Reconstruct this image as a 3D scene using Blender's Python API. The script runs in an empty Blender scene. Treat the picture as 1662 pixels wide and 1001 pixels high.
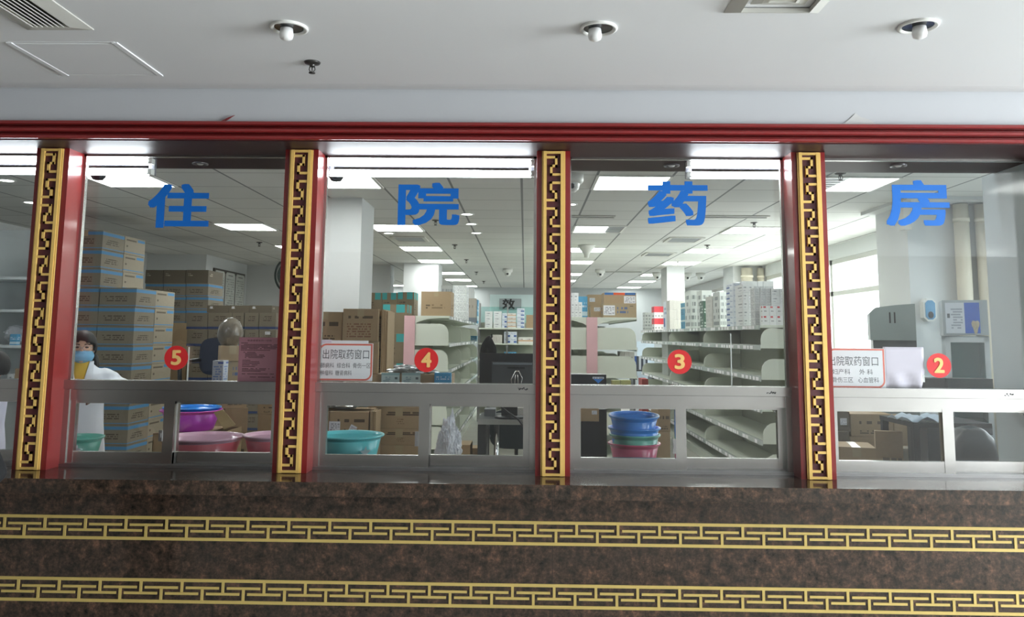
import bpy, bmesh, math, random
from mathutils import Vector, Matrix, noise
random.seed(7)
SC = bpy.context.scene
COL = SC.collection
PI = math.pi

# ------------------------------------------------------------------ camera
FPX, CYP = 1290.14, 393.91                      # focal length and principal row, in pixels of the 1662 x 1001 frame
PITCH, YAW, ROLL = 0.1166, 0.0172, 0.0093
CAM = Vector((0, -3.7, 1.5))
cp, sp, cw, sw = math.cos(PITCH), math.sin(PITCH), math.cos(YAW), math.sin(YAW)
_F = Vector((-sw*cp, cw*cp, sp)); _U0 = Vector((sw*sp, -cw*sp, cp)); _R0 = Vector((cw, sw, 0))
_R = math.cos(ROLL)*_R0 + math.sin(ROLL)*_U0
_U = -math.sin(ROLL)*_R0 + math.cos(ROLL)*_U0
cd = bpy.data.cameras.new('camera'); cam = bpy.data.objects.new('camera', cd); COL.objects.link(cam)
cd.sensor_width = 36; cd.lens = FPX/1662*36; cd.shift_y = -(500.5-CYP)/1662; cd.clip_start = .05; cd.clip_end = 200
M = Matrix.Identity(4)
for i in range(3):
    M[i][0], M[i][1], M[i][2], M[i][3] = _R[i], _U[i], -_F[i], CAM[i]
cam.matrix_world = M
SC.camera = cam

# ------------------------------------------------------------------ sky, daylight, exposure
w = bpy.data.worlds.new('sky'); SC.world = w; w.use_nodes = True
bg = w.node_tree.nodes['Background']; bg.inputs[0].default_value = (.90, .96, 1.0, 1); bg.inputs[1].default_value = 2.4
def area(name, loc, rot, sx, sy, power, col=(1, 1, 1)):
    l = bpy.data.lights.new(name, 'AREA'); l.shape = 'RECTANGLE'; l.size = sx; l.size_y = sy; l.energy = power; l.color = col
    o = bpy.data.objects.new(name, l); o.location = loc; o.rotation_euler = rot; COL.objects.link(o); return o
area('entrance_daylight', (8.9, -3.4, 1.2), (0, PI/2+.3, 0), 2.2, 5.6, 560, (.88, .95, 1))
area('pharmacy_window_daylight', (4.3, 6.9, 1.75), (0, PI/2, 0), 1.5, 5.6, 60, (1, .98, .94))
VS = SC.view_settings
VS.view_transform = 'Standard'; VS.look = 'None'; VS.exposure = 1.12; VS.gamma = 1.0; VS.use_curve_mapping = False
SC.cycles.max_bounces = 8; SC.cycles.transparent_max_bounces = 12
SC.cycles.use_denoising = True; SC.cycles.caustics_reflective = False; SC.cycles.caustics_refractive = False
SC.cycles.sample_clamp_indirect = 8

# ------------------------------------------------------------------ picture rays -> world points
def ray(u, v): return _F + (u-831)/FPX*_R - (v-CYP)/FPX*_U
def atY(u, v, y): d = ray(u, v); return CAM + d*((y-CAM.y)/d.y)
def atZ(u, v, z): d = ray(u, v); return CAM + d*((z-CAM.z)/d.z)
def atX(u, v, x): d = ray(u, v); return CAM + d*((x-CAM.x)/d.x)
def rect(u0, v0, u1, v1, y):
    a = atY(u0, (v0+v1)/2, y).x; b = atY(u1, (v0+v1)/2, y).x
    c = atY((u0+u1)/2, v0, y).z; d = atY((u0+u1)/2, v1, y).z
    return a, b, d, c                            # x0, x1, z0, z1

# ------------------------------------------------------------------ materials
def srgb(r, g, b): return tuple(((c/255)/12.92 if c/255 < .04045 else ((c/255+.055)/1.055)**2.4) for c in (r, g, b)) + (1,)
MATS = {}
class NT:
    def __init__(s, m): s.t = m.node_tree; s.n = s.t.nodes; s.l = s.t.links
    def new(s, ty, **k):
        n = s.n.new(ty)
        for a, b in k.items(): setattr(n, a, b)
        return n
    def link(s, a, b): s.l.new(a, b)
    def val(s, i, x):
        if hasattr(x, 'is_linked') or hasattr(x, 'links'): s.link(x, i)
        else: i.default_value = x
    def math(s, op, a, b=0.0, c=None, clamp=False):
        n = s.new('ShaderNodeMath', operation=op, use_clamp=clamp); s.val(n.inputs[0], a); s.val(n.inputs[1], b)
        if c is not None: s.val(n.inputs[2], c)
        return n.outputs[0]
    def mix(s, f, a, b):
        n = s.new('ShaderNodeMix', data_type='RGBA'); s.val(n.inputs['Factor'], f)
        s.val(n.inputs[6], a); s.val(n.inputs[7], b); return n.outputs[2]
    def noise(s, scale, detail=4, rough=.55, vec=None):
        n = s.new('ShaderNodeTexNoise'); n.inputs['Scale'].default_value = scale; n.inputs['Detail'].default_value = detail
        n.inputs['Roughness'].default_value = rough
        if vec is not None: s.link(vec, n.inputs['Vector'])
        return n.outputs['Fac']
    def coords(s, which='Object'): return s.new('ShaderNodeTexCoord').outputs[which]
    def sep(s, v): n = s.new('ShaderNodeSeparateXYZ'); s.link(v, n.inputs[0]); return n.outputs
    def comb(s, x, y, z):
        n = s.new('ShaderNodeCombineXYZ'); s.val(n.inputs[0], x); s.val(n.inputs[1], y); s.val(n.inputs[2], z); return n.outputs[0]
    def ramp(s, f, stops):
        n = s.new('ShaderNodeValToRGB'); s.link(f, n.inputs[0]); e = n.color_ramp.elements
        while len(e) < len(stops): e.new(.5)
        for i, (p, c) in enumerate(stops): e[i].position = p; e[i].color = c
        return n.outputs[0]
    def bump(s, h, strength, dist=.01):
        n = s.new('ShaderNodeBump'); n.inputs['Strength'].default_value = strength; n.inputs['Distance'].default_value = dist
        s.link(h, n.inputs['Height']); s.link(n.outputs[0], s.n['Principled BSDF'].inputs['Normal'])
    def base(s, c): s.link(c, s.n['Principled BSDF'].inputs['Base Color'])
def pm(name, col, rough=.5, metal=0, coat=0, emit=None, es=0, vary=.06, vscale=9, alpha=None):
    if name in MATS: return MATS[name]
    m = bpy.data.materials.new(name); m.use_nodes = True; MATS[name] = m
    t = NT(m); p = t.n['Principled BSDF']
    p.inputs['Roughness'].default_value = rough; p.inputs['Metallic'].default_value = metal
    if coat: p.inputs['Coat Weight'].default_value = coat; p.inputs['Coat Roughness'].default_value = .08
    if vary and not emit:
        f = t.noise(vscale, 3, .6, t.coords('Object'))
        a = tuple(min(1, c*(1+vary)) for c in col[:3])+(1,); b = tuple(c*(1-vary*1.6) for c in col[:3])+(1,)
        t.base(t.mix(f, b, a))
    else: p.inputs['Base Color'].default_value = col
    if emit: p.inputs['Emission Color'].default_value = emit; p.inputs['Emission Strength'].default_value = es
    return m
def glass_mat(name, tint=(1, 1, 1, 1), ior=1.5, gloss=.0):
    m = bpy.data.materials.new(name); m.use_nodes = True; t = NT(m); t.n.clear()
    o = t.new('ShaderNodeOutputMaterial'); tr = t.new('ShaderNodeBsdfTransparent'); gl = t.new('ShaderNodeBsdfGlossy')
    mx = t.new('ShaderNodeMixShader'); ge = t.new('ShaderNodeNewGeometry'); dp = t.new('ShaderNodeVectorMath', operation='DOT_PRODUCT')
    t.link(ge.outputs['Normal'], dp.inputs[0]); t.link(ge.outputs['Incoming'], dp.inputs[1])
    f0 = ((ior-1)/(ior+1))**2; c = t.math('SUBTRACT', 1.0, t.math('ABSOLUTE', dp.outputs['Value']), clamp=True)
    fr = t.math('MULTIPLY_ADD', t.math('POWER', c, 5.0), 1-f0, f0)
    tr.inputs[0].default_value = tint; gl.inputs['Roughness'].default_value = gloss
    t.link(fr, mx.inputs[0]); t.link(tr.outputs[0], mx.inputs[1]); t.link(gl.outputs[0], mx.inputs[2]); t.link(mx.outputs[0], o.inputs[0])
    MATS[name] = m; return m
def printed(name, base, bands=(), blocks=(), rough=.7, vary=.08, fibre=40):
    """board or paper with printed bands (z0,z1,colour[,x0,x1]) and blocks of small print (x0,x1,z0,z1,rows,cols,colour) on its upright faces"""
    if name in MATS: return MATS[name]
    m = bpy.data.materials.new(name); m.use_nodes = True; MATS[name] = m; t = NT(m)
    t.n['Principled BSDF'].inputs['Roughness'].default_value = rough
    g = t.sep(t.coords('Generated')); nn = t.sep(t.new('ShaderNodeTexCoord').outputs['Normal'])
    side = t.math('GREATER_THAN', t.math('ABSOLUTE', nn[0]), .5); top = t.math('GREATER_THAN', t.math('ABSOLUTE', nn[2]), .5)
    up = t.math('SUBTRACT', 1.0, top)
    uu = t.math('ADD', t.math('MULTIPLY', g[0], t.math('SUBTRACT', 1.0, side)), t.math('MULTIPLY', g[1], side)); vv = g[2]
    rnd = t.new('ShaderNodeObjectInfo').outputs['Random']
    f = t.noise(fibre, 3, .6, t.coords('Object'))
    hi = tuple(min(1, c*(1+vary)) for c in base[:3])+(1,); lo = tuple(c*(1-vary*1.8) for c in base[:3])+(1,)
    c = t.mix(f, lo, hi)
    c = t.mix(t.math('MULTIPLY', rnd, .22), c, tuple(x*.62 for x in base[:3])+(1,))
    def inside(x, a, b): return t.math('MULTIPLY', t.math('GREATER_THAN', x, a), t.math('LESS_THAN', x, b))
    for bd in bands:
        k = t.math('MULTIPLY', inside(vv, bd[0], bd[1]), up)
        if len(bd) > 3: k = t.math('MULTIPLY', k, inside(uu, bd[3], bd[4]))
        c = t.mix(k, c, bd[2])
    for (x0, x1, z0, z1, rows, cols, col) in blocks:
        k = t.math('MULTIPLY', t.math('MULTIPLY', inside(uu, x0, x1), inside(vv, z0, z1)), up)
        q = t.math('MULTIPLY', t.math('SUBTRACT', vv, z0), rows/(z1-z0))
        line = t.math('LESS_THAN', t.math('FRACT', q), .58)
        wn = t.new('ShaderNodeTexWhiteNoise', noise_dimensions='3D')
        t.link(t.comb(t.math('FLOOR', t.math('MULTIPLY', uu, cols)), t.math('FLOOR', q), t.math('FLOOR', t.math('MULTIPLY', side, 7))), wn.inputs[0])
        k = t.math('MULTIPLY', t.math('MULTIPLY', k, line), t.math('GREATER_THAN', wn.outputs[0], .38))
        c = t.mix(t.math('MULTIPLY', k, .8), c, col)
    t.base(c); return m

RED = pm('red_lacquer', srgb(130, 33, 33), .28, 0, .5, vary=.05)
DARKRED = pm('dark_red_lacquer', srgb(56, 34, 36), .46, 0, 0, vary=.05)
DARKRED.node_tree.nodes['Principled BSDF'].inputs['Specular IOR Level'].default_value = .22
MAROON = pm('fret_ground', srgb(82, 36, 40), .45, vary=.1)
GOLD = pm('gold_paint', srgb(232, 192, 110), .42, .05, vary=.08, vscale=25)
BAND = pm('band_gold_paint', srgb(208, 182, 108), .42, .1, vary=.06, vscale=30)
STEEL = pm('brushed_steel', (.56, .56, .545, 1), .27, 1, vary=.15, vscale=3)
STEEL2 = pm('steel_track', (.42, .42, .42, 1), .35, 1, vary=.1)
CHROME = pm('chrome', (.8, .8, .8, 1), .12, 1, vary=0)
WHITEP = pm('white_paint', srgb(214, 216, 216), .75, vary=.02, vscale=2)
LOBBYC = pm('lobby_ceiling_paint', srgb(226, 227, 228), .8, vary=.015, vscale=1.5)
OFFW = pm('off_white_plastic', srgb(225, 225, 220), .4, vary=.02)
CREAM = pm('cream_pipe_paint', srgb(226, 218, 198), .5, vary=.04)
DULLW = pm('grille_white', srgb(198, 197, 190), .5, vary=.03)
BLACK = pm('black_plastic', srgb(26, 28, 31), .4, vary=.1)
DGREY = pm('dark_grey_plastic', srgb(58, 61, 64), .42, vary=.08)
LEATHER = pm('black_leather', srgb(30, 40, 44), .3, vary=.15, vscale=20)
SHELFC = pm('shelf_cream_enamel', srgb(214, 219, 206), .4, vary=.03)
SHELFG = pm('shelf_rail_clear_plastic', srgb(190, 196, 192), .25, vary=.15, vscale=40)
SHELFB = pm('shelf_back_panel', srgb(176, 180, 164), .5, vary=.05)
PINKP = pm('pink_post_film', srgb(222, 178, 182), .4, vary=.05)
TUBE = pm('tube_glow', (1, 1, 1, 1), emit=(.90, .95, 1, 1), es=11)
PANEL = pm('panel_glow', (1, 1, 1, 1), emit=(.98, 1, .97, 1), es=8.5)
SPOTG = pm('downlight_glow', (1, 1, 1, 1), emit=(1, 1, .97, 1), es=5)
BULB = pm('opal_bulb', srgb(232, 232, 230), .35, vary=.01)
BLUE = pm('blue_film', srgb(0, 110, 206), .45, vary=.02)
DISC = pm('red_film', srgb(214, 44, 46), .45, vary=.02)
TAN = pm('numeral_gold_film', srgb(240, 196, 122), .45, vary=.02)
PAPERW = pm('white_paper', srgb(236, 234, 236), .8, vary=.02)
PAPERL = pm('lilac_paper', srgb(222, 212, 224), .8, vary=.03)
PINK = pm('pink_paper', srgb(216, 150, 166), .8, vary=.03)
INK = pm('grey_ink', srgb(96, 96, 98), .8, vary=0)
INKD = pm('dark_ink', srgb(92, 52, 62), .8, vary=0)
INKB = pm('black_ink', srgb(34, 34, 36), .8, vary=0)
BORDER = pm('salmon_border', srgb(226, 118, 100), .7, vary=.02)
GLASS = glass_mat('clear_glass', (.97, .985, .985, 1))
GLASSG = glass_mat('greenish_glass', (.78, .92, .9, 1))
FILM = glass_mat('clear_film', (.86, .88, .88, 1), 1.6, .15)
TAPE = pm('packing_tape', srgb(178, 160, 128), .25, vary=.05)
TEAL = pm('teal_tape', srgb(52, 168, 168), .35, vary=.08)
SKIN = pm('skin', srgb(222, 178, 152), .55, vary=.03)
HAIR = pm('black_hair', srgb(13, 12, 13), .6, vary=.2, vscale=60)
COAT = pm('white_cotton', srgb(232, 236, 242), .85, vary=.03, vscale=14)
YEL = pm('yellow_knit', srgb(212, 176, 70), .8, vary=.08)
MASK = pm('blue_mask_fabric', srgb(132, 190, 226), .8, vary=.04, vscale=40)
NAVY = pm('navy_cloth', srgb(34, 42, 60), .8, vary=.1)
DARKC = pm('black_cloth', srgb(13, 14, 16), .85, vary=.15)
PLBAG = pm('white_plastic_film', srgb(226, 228, 234), .3, vary=.04, vscale=20)
FOIL = pm('silver_film', srgb(205, 208, 206), .18, .5, vary=.2, vscale=30)

def marble():
    m = bpy.data.materials.new('brown_granite'); m.use_nodes = True; t = NT(m); v = t.coords('Object')
    a = t.noise(19, 8, .72, v); b = t.noise(60, 6, .7, v); d = t.noise(5, 3, .5, v)
    f = t.math('ADD', t.math('MULTIPLY', a, .62), t.math('MULTIPLY', b, .38))
    c = t.ramp(f, [(.36, srgb(20, 20, 19)), (.46, srgb(52, 44, 38)), (.54, srgb(80, 63, 52)), (.64, srgb(126, 92, 74))])
    vo = t.new('ShaderNodeTexVoronoi'); vo.inputs['Scale'].default_value = 13; t.link(v, vo.inputs['Vector'])
    k = t.math('MULTIPLY', t.math('GREATER_THAN', t.sep(vo.outputs['Color'])[0], .86), t.math('LESS_THAN', vo.outputs['Distance'], .032))
    c = t.mix(t.math('MULTIPLY', k, .45), c, srgb(150, 92, 74))
    c = t.mix(t.math('MULTIPLY', t.math('SUBTRACT', d, .42, clamp=True), 1.2, clamp=True), c, srgb(56, 52, 48))
    x = t.sep(v)[0]                                # slab joints every 0.5565 m
    j = t.math('FRACT', t.math('DIVIDE', t.math('ADD', x, 10*.5565-.13), .5565))
    j = t.math('LESS_THAN', t.math('ABSOLUTE', t.math('SUBTRACT', j, .5)), .4975)
    t.base(t.mix(j, srgb(52, 46, 42), c))
    p = t.n['Principled BSDF']; p.inputs['Roughness'].default_value = .12
    MATS['marble'] = m; return m
MARBLE = marble()
def ceiling_tiles():
    m = bpy.data.materials.new('ceiling_tiles'); m.use_nodes = True; t = NT(m); v = t.sep(t.coords('Object'))
    def g(c, off, wd):
        f = t.math('FRACT', t.math('DIVIDE', t.math('ADD', c, off), .584)); return t.math('GREATER_THAN', t.math('ABSOLUTE', t.math('SUBTRACT', f, .5)), .5-wd)
    k = t.math('MAXIMUM', g(v[0], 58.4+.0355, .017), t.math('MULTIPLY', g(v[1], 58.4-2.33, .012), .75))
    wn = t.new('ShaderNodeTexWhiteNoise', noise_dimensions='2D')
    t.link(t.comb(t.math('FLOOR', t.math('DIVIDE', t.math('ADD', v[0], 58.4+.0355), .584)), t.math('FLOOR', t.math('DIVIDE', t.math('ADD', v[1], 58.4-2.33), .584)), 0.0), wn.inputs[0])
    c = t.mix(wn.outputs[0], srgb(205, 206, 202), srgb(214, 214, 210))
    t.base(t.mix(k, c, srgb(120, 122, 122))); t.n['Principled BSDF'].inputs['Roughness'].default_value = .85
    return m
CTILE = ceiling_tiles()
def floor_tiles():
    m = bpy.data.materials.new('floor_tiles'); m.use_nodes = True; t = NT(m); b = t.new('ShaderNodeTexBrick'); t.link(t.coords('Object'), b.inputs['Vector'])
    b.offset = 0; b.inputs['Scale'].default_value = 1.0; b.inputs['Brick Width'].default_value = .6; b.inputs['Row Height'].default_value = .6; b.inputs['Mortar Size'].default_value = .004
    b.inputs['Color1'].default_value = srgb(196, 192, 184); b.inputs['Color2'].default_value = srgb(204, 200, 192); b.inputs['Mortar'].default_value = srgb(140, 136, 130)
    t.base(b.outputs[0]); t.n['Principled BSDF'].inputs['Roughness'].default_value = .25; return m
FLOORM = floor_tiles()

CARD = srgb(172, 147, 114); CARDG = srgb(134, 125, 108)
BLUEP = srgb(74, 132, 178); DBLUE = srgb(44, 62, 104); DK = srgb(70, 58, 44)
CB_BLUE = printed('carton_blue_band', CARDG, [(.76, .93, BLUEP), (.05, .09, BLUEP)], [(.15, .75, .28, .6, 3, 26, DK)])
CB_LIGHT = printed('carton_two_blue_lines', srgb(156, 146, 128), [(.10, .15, BLUEP), (.78, .93, BLUEP, .62, .97)], [(.08, .58, .76, .92, 1, 18, DK), (.08, .16, .4, .58, 1, 12, DK)])
CB_DBLUE = printed('carton_dark_blue_line', srgb(122, 112, 96), [(.02, .16, DBLUE)], [(.25, .75, .5, .85, 3, 22, DK)])
CB_PLAIN = printed('carton_plain', CARD)
CB_DARK = printed('carton_dark_plain', srgb(104, 94, 78), [], [(.1, .3, .55, .8, 2, 30, srgb(180, 170, 150))])
CB_PRINT = printed('carton_red_brown_print', CARD, [], [(.12, .8, .12, .58, 6, 26, srgb(128, 84, 60)), (.15, .85, .7, .84, 1, 9, DK)])
CB_SYM = printed('carton_symbols', CARD, [], [(.2, .9, .55, .78, 1, 8, INKB.diffuse_color if False else srgb(50, 42, 34)), (.2, .8, .12, .3, 2, 24, DK)])
CB_BAR = printed('carton_dark_bar', CARD, [(.62, .68, srgb(70, 54, 40), .22, .98)], [(.22, .95, .7, .86, 1, 20, DK), (.45, .62, .2, .5, 3, 60, srgb(120, 94, 66))])
CB_TEAL = printed('carton_teal_corners', srgb(132, 116, 92), [(.72, 1, srgb(58, 158, 158), .0, .3), (.72, 1, srgb(58, 158, 158), .55, .9)], [(.08, .5, .3, .66, 4, 24, DK)])
CB_BPR = printed('carton_blue_print', srgb(170, 150, 118), [], [(.42, .75, .3, .85, 2, 22, srgb(60, 96, 150)), (.8, .95, .78, .86, 1, 30, DK)])
WB = srgb(230, 232, 232)
PK_WHITE = printed('pack_white', WB, [], [(.12, .7, .55, .8, 1, 16, srgb(120, 126, 134)), (.12, .5, .2, .36, 1, 20, srgb(160, 164, 170))], .45, .03)
PK_BLUE = printed('pack_white_blue_block', srgb(222, 228, 236), [(.1, .42, srgb(60, 92, 160), .5, .95)], [(.08, .8, .55, .85, 2, 22, srgb(96, 124, 170))], .45, .03)
PK_RED = printed('pack_white_red_corner', srgb(236, 236, 236), [(.78, .94, srgb(206, 70, 76), .12, .5)], [(.2, .6, .4, .56, 1, 22, srgb(60, 60, 66))], .45, .03)
PK_REDTOP = printed('pack_red_top', srgb(236, 232, 232), [(.5, 1, srgb(222, 60, 72))], [(.15, .8, .14, .34, 1, 14, srgb(90, 90, 96))], .45, .03)
PK_GRID = printed('pack_grey_windows', srgb(206, 210, 206), [], [(.1, .92, .06, .95, 5, 7, srgb(104, 110, 112))], .45, .05)
PK_GREEN = printed('pack_dark_green', srgb(48, 84, 66), [], [(.15, .9, .1, .95, 4, 5, srgb(196, 206, 198))], .45, .05)
PK_TEAL = printed('pack_blue_teal', srgb(60, 142, 176), [(.55, .68, srgb(190, 206, 206))], [(.1, .9, .1, .5, 3, 12, srgb(36, 96, 128))], .45, .05)
PK_BEIGE = printed('pack_beige_shrink', srgb(208, 204, 196), [], [(.05, .95, .05, .95, 6, 8, srgb(188, 184, 178))], .3, .04)
PK_ORANGE = printed('pack_orange_line', srgb(226, 224, 218), [(.36, .52, srgb(206, 150, 96))], [(.1, .6, .6, .84, 1, 14, srgb(140, 130, 120))], .45, .03)
PK_DENSE = printed('pack_dense_print', srgb(222, 224, 224), [], [(.08, .95, .08, .95, 6, 22, srgb(150, 154, 160))], .45, .03)
PK_SKY = printed('pack_sky_blue', srgb(86, 166, 210), [(.1, .3, srgb(200, 222, 232))], [(.1, .9, .5, .8, 2, 14, srgb(220, 236, 244))], .45, .03)
PK_BLACK = printed('pack_black', srgb(30, 33, 38), [], [], .35, .1)

# ------------------------------------------------------------------ mesh helpers
def B(): return bmesh.new()
def abox(bm, x0, x1, y0, y1, z0, z1, mi=0):
    vs = [bm.verts.new(p) for p in ((x0, y0, z0), (x1, y0, z0), (x1, y1, z0), (x0, y1, z0), (x0, y0, z1), (x1, y0, z1), (x1, y1, z1), (x0, y1, z1))]
    for f in ((3, 2, 1, 0), (4, 5, 6, 7), (0, 1, 5, 4), (1, 2, 6, 5), (2, 3, 7, 6), (3, 0, 4, 7)):
        bm.faces.new([vs[i] for i in f]).material_index = mi
    return bm
def atube(bm, pts, r, n=10, cap=True, mi=0):
    pts = [Vector(p) for p in pts]; rs = r if isinstance(r, (list, tuple)) else [r]*len(pts); rings = []
    for i, p in enumerate(pts):
        d = (pts[min(i+1, len(pts)-1)]-pts[max(i-1, 0)]).normalized(); a = d.orthogonal().normalized() if i == 0 else (pa - d*pa.dot(d)).normalized()
        pa = a; b = d.cross(a)
        rings.append([bm.verts.new(p+(a*math.cos(2*PI*k/n)+b*math.sin(2*PI*k/n))*rs[i]) for k in range(n)])
    for i in range(len(rings)-1):
        for k in range(n):
            f = bm.faces.new((rings[i][k], rings[i][(k+1) % n], rings[i+1][(k+1) % n], rings[i+1][k])); f.smooth = True; f.material_index = mi
    if cap:
        bm.faces.new(rings[0][::-1]).material_index = mi; bm.faces.new(rings[-1]).material_index = mi
    return bm
def lathe(bm, prof, n=32, c=(0, 0, 0), sx=1, sy=1, mi=0):
    c = Vector(c); rings = []
    for r, z in prof:
        rings.append([bm.verts.new(c+Vector((r*sx*math.cos(2*PI*k/n), r*sy*math.sin(2*PI*k/n), z))) for k in range(n)] if r > 1e-6 else [bm.verts.new(c+Vector((0, 0, z)))])
    for a, b in zip(rings, rings[1:]):
        for k in range(n):
            q = [a[k % len(a)], a[(k+1) % n % len(a)], b[(k+1) % n % len(b)], b[k % len(b)]]
            q = list(dict.fromkeys(q))
            if len(q) > 2:
                f = bm.faces.new(q); f.smooth = True; f.material_index = mi
    return bm
def prism(bm, pts2, y0, y1, axis='y', mi=0):
    """extrude a closed 2-D outline (x,z) from y0 to y1 (axis y) or (y,z) along x (axis x) or (x,y) along z"""
    f = {'y': lambda p, t: (p[0], t, p[1]), 'x': lambda p, t: (t, p[0], p[1]), 'z': lambda p, t: (p[0], p[1], t)}[axis]
    a = [bm.verts.new(f(p, y0)) for p in pts2]; b = [bm.verts.new(f(p, y1)) for p in pts2]; n = len(pts2)
    bm.faces.new(a).material_index = mi; bm.faces.new(b[::-1]).material_index = mi
    for i in range(n): bm.faces.new((a[i], b[i], b[(i+1) % n], a[(i+1) % n])).material_index = mi
    return bm
def ball(bm, c, rx, ry=None, rz=None, sub=3, mi=0):
    ry = ry or rx; rz = rz or rx
    r = bmesh.ops.create_icosphere(bm, subdivisions=sub, radius=1)
    for v in r['verts']: v.co = Vector((v.co.x*rx+c[0], v.co.y*ry+c[1], v.co.z*rz+c[2]))
    for f in {f for v in r['verts'] for f in v.link_faces}: f.smooth = True; f.material_index = mi
    return r['verts']
def mesh(name, bm, bev=0):
    if bev:
        bmesh.ops.bevel(bm, geom=[e for e in bm.edges if len(e.link_faces) == 2 and e.calc_face_angle(0) > .6], offset=bev, segments=2, affect='EDGES', clamp_overlap=True)
    bmesh.ops.recalc_face_normals(bm, faces=bm.faces[:])
    me = bpy.data.meshes.new(name); bm.to_mesh(me); bm.free(); return me
def obj(name, bm, mat, parent=None, loc=(0, 0, 0), rot=(0, 0, 0), bev=0, label=None, cat=None, group=None, kind=None):
    me = mesh(name, bm, bev) if isinstance(bm, bmesh.types.BMesh) else bm
    for m in (mat if isinstance(mat, (list, tuple)) else [mat]):
        if len(me.materials) < (len(mat) if isinstance(mat, (list, tuple)) else 1): me.materials.append(m)
    o = bpy.data.objects.new(name, me); COL.objects.link(o); o.location = loc; o.rotation_euler = rot
    if parent: o.parent = parent
    tag(o, label, cat, group, kind); return o
def tag(o, label=None, cat=None, group=None, kind=None):
    if label: o['label'] = label
    if cat: o['category'] = cat
    if group: o['group'] = group
    if kind: o['kind'] = kind
    return o
def thing(name, label, cat, loc=(0, 0, 0), rotz=0, group=None, kind=None):
    o = bpy.data.objects.new(name, None); o.empty_display_size = .1; COL.objects.link(o); o.location = loc; o.rotation_euler = (0, 0, rotz)
    return tag(o, label, cat, group, kind)
def struct(name, bm, mat, parent=None, bev=0, **k):
    return obj(name, bm, mat, parent, bev=bev, kind=None if parent else 'structure', **k)
def dup(root, loc=None, label=None, rotz=None):
    r = root.copy(); COL.objects.link(r)
    if loc is not None: r.location = loc
    if label: r['label'] = label
    if rotz is not None: r.rotation_euler.z = rotz
    for ch in list(root.children):
        c = ch.copy(); COL.objects.link(c); c.parent = r
        for g in ch.children:
            d = g.copy(); COL.objects.link(d); d.parent = c
    return r
ORD = 'first second third fourth fifth sixth seventh eighth ninth tenth eleventh twelfth thirteenth fourteenth fifteenth sixteenth seventeenth eighteenth'.split()
def text_mesh(body, x0, x1, z0, z1, depth=.0008, bold=0.0, shear=0.0, spacing=1.0, thick=0):
    """characters as a mesh in the x-z plane facing -y, fitted to the given rectangle"""
    c = bpy.data.curves.new('glyphs', 'FONT'); c.body = body; c.offset = bold; c.shear = shear; c.space_character = spacing; c.resolution_u = 4; c.extrude = .01
    o = bpy.data.objects.new('glyphs', c); COL.objects.link(o)
    me = bpy.data.meshes.new_from_object(o.evaluated_get(bpy.context.evaluated_depsgraph_get()))
    bpy.data.objects.remove(o); bpy.data.curves.remove(c)
    xs = [v.co.x for v in me.vertices]; ys = [v.co.y for v in me.vertices]
    ax, bx, ay, by = min(xs), max(xs), min(ys), max(ys)
    for v in me.vertices:
        v.co = Vector((x0+(v.co.x-ax)/(bx-ax)*(x1-x0), -depth if v.co.z > 0 else 0, z0+(v.co.y-ay)/(by-ay)*(z1-z0)))
    me.materials.clear()
    if thick:
        q = 1 if thick > .005 else .7
        bm = B(); bm.from_mesh(me); src = bm.faces[:]
        for k, (dx, dz) in enumerate(((1, 0), (-1, 0), (0, 1), (0, -1), (q, q), (-q, q), (q, -q), (-q, -q))):
            r = bmesh.ops.duplicate(bm, geom=src)
            for v in [g for g in r['geom'] if isinstance(g, bmesh.types.BMVert)]: v.co.x += dx*thick; v.co.z += dz*thick*.8; v.co.y -= .00015*(k+1)
        bm.to_mesh(me); bm.free()
    return me

# ------------------------------------------------------------------ the setting
PX = [.130+1.199*(i-2) for i in range(-1, 6)]      # pillar axes, 0.13 is the middle one
CT = .871                                          # counter top
GY = .14                                           # glass plane
LZ = 2.378                                         # underside of the lintel
IC = 2.737                                         # pharmacy ceiling
LC = 2.588                                          # lobby ceiling
b = B(); abox(b, -6, 6, .0, .5, 0, CT-.06); struct('wall_front', b, MARBLE)
b = B(); abox(b, -6, 6, -.215, .5, CT-.06, CT); struct('trim_1', b, MARBLE, bev=.008, label='polished brown granite service counter ledge below the windows', cat='counter')
b = B(); abox(b, -6, 9, -.15, .2, 2.45, 2.80); struct('wall_fascia', b, pm('fascia_paint', srgb(188, 190, 193), .75, vary=.02, vscale=2))
# rounded shadow edge of the lobby ceiling
prof = [(-6.5, LC+.12), (-6.5, LC), (-.34, LC)]+[(-.34+.19*q, LC+.036*q**1.6) for q in (.2, .4, .6, .8, 1.0)]+[(-.14, LC+.036), (-.14, LC+.12)]
b = B(); prism(b, prof, -6, 9, 'x'); struct('ceiling', b, LOBBYC)
b = B(); abox(b, -6, 9, -6.5, .0, -.1, 0); struct('floor', b, FLOORM)
b = B(); abox(b, -6.1, -6, -6.5, 0, 0, 2.8); struct('wall_left', b, MATS['lobby_back_wall'] if 'lobby_back_wall' in MATS else pm('lobby_back_wall', srgb(146, 142, 138), .7, vary=.03))
b = B(); abox(b, -6.1, 9, -6.6, -6.5, 0, 2.8); struct('wall_back', b, pm('lobby_back_wall', srgb(146, 142, 138), .7, vary=.03))
b = B(); abox(b, 9, 9.1, -6.5, -5.9, 0, 2.8); abox(b, 9, 9.1, -.9, .0, 0, 2.8); abox(b, 9, 9.1, -5.9, -.9, 2.5, 2.8); struct('wall_right', b, WHITEP)
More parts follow.
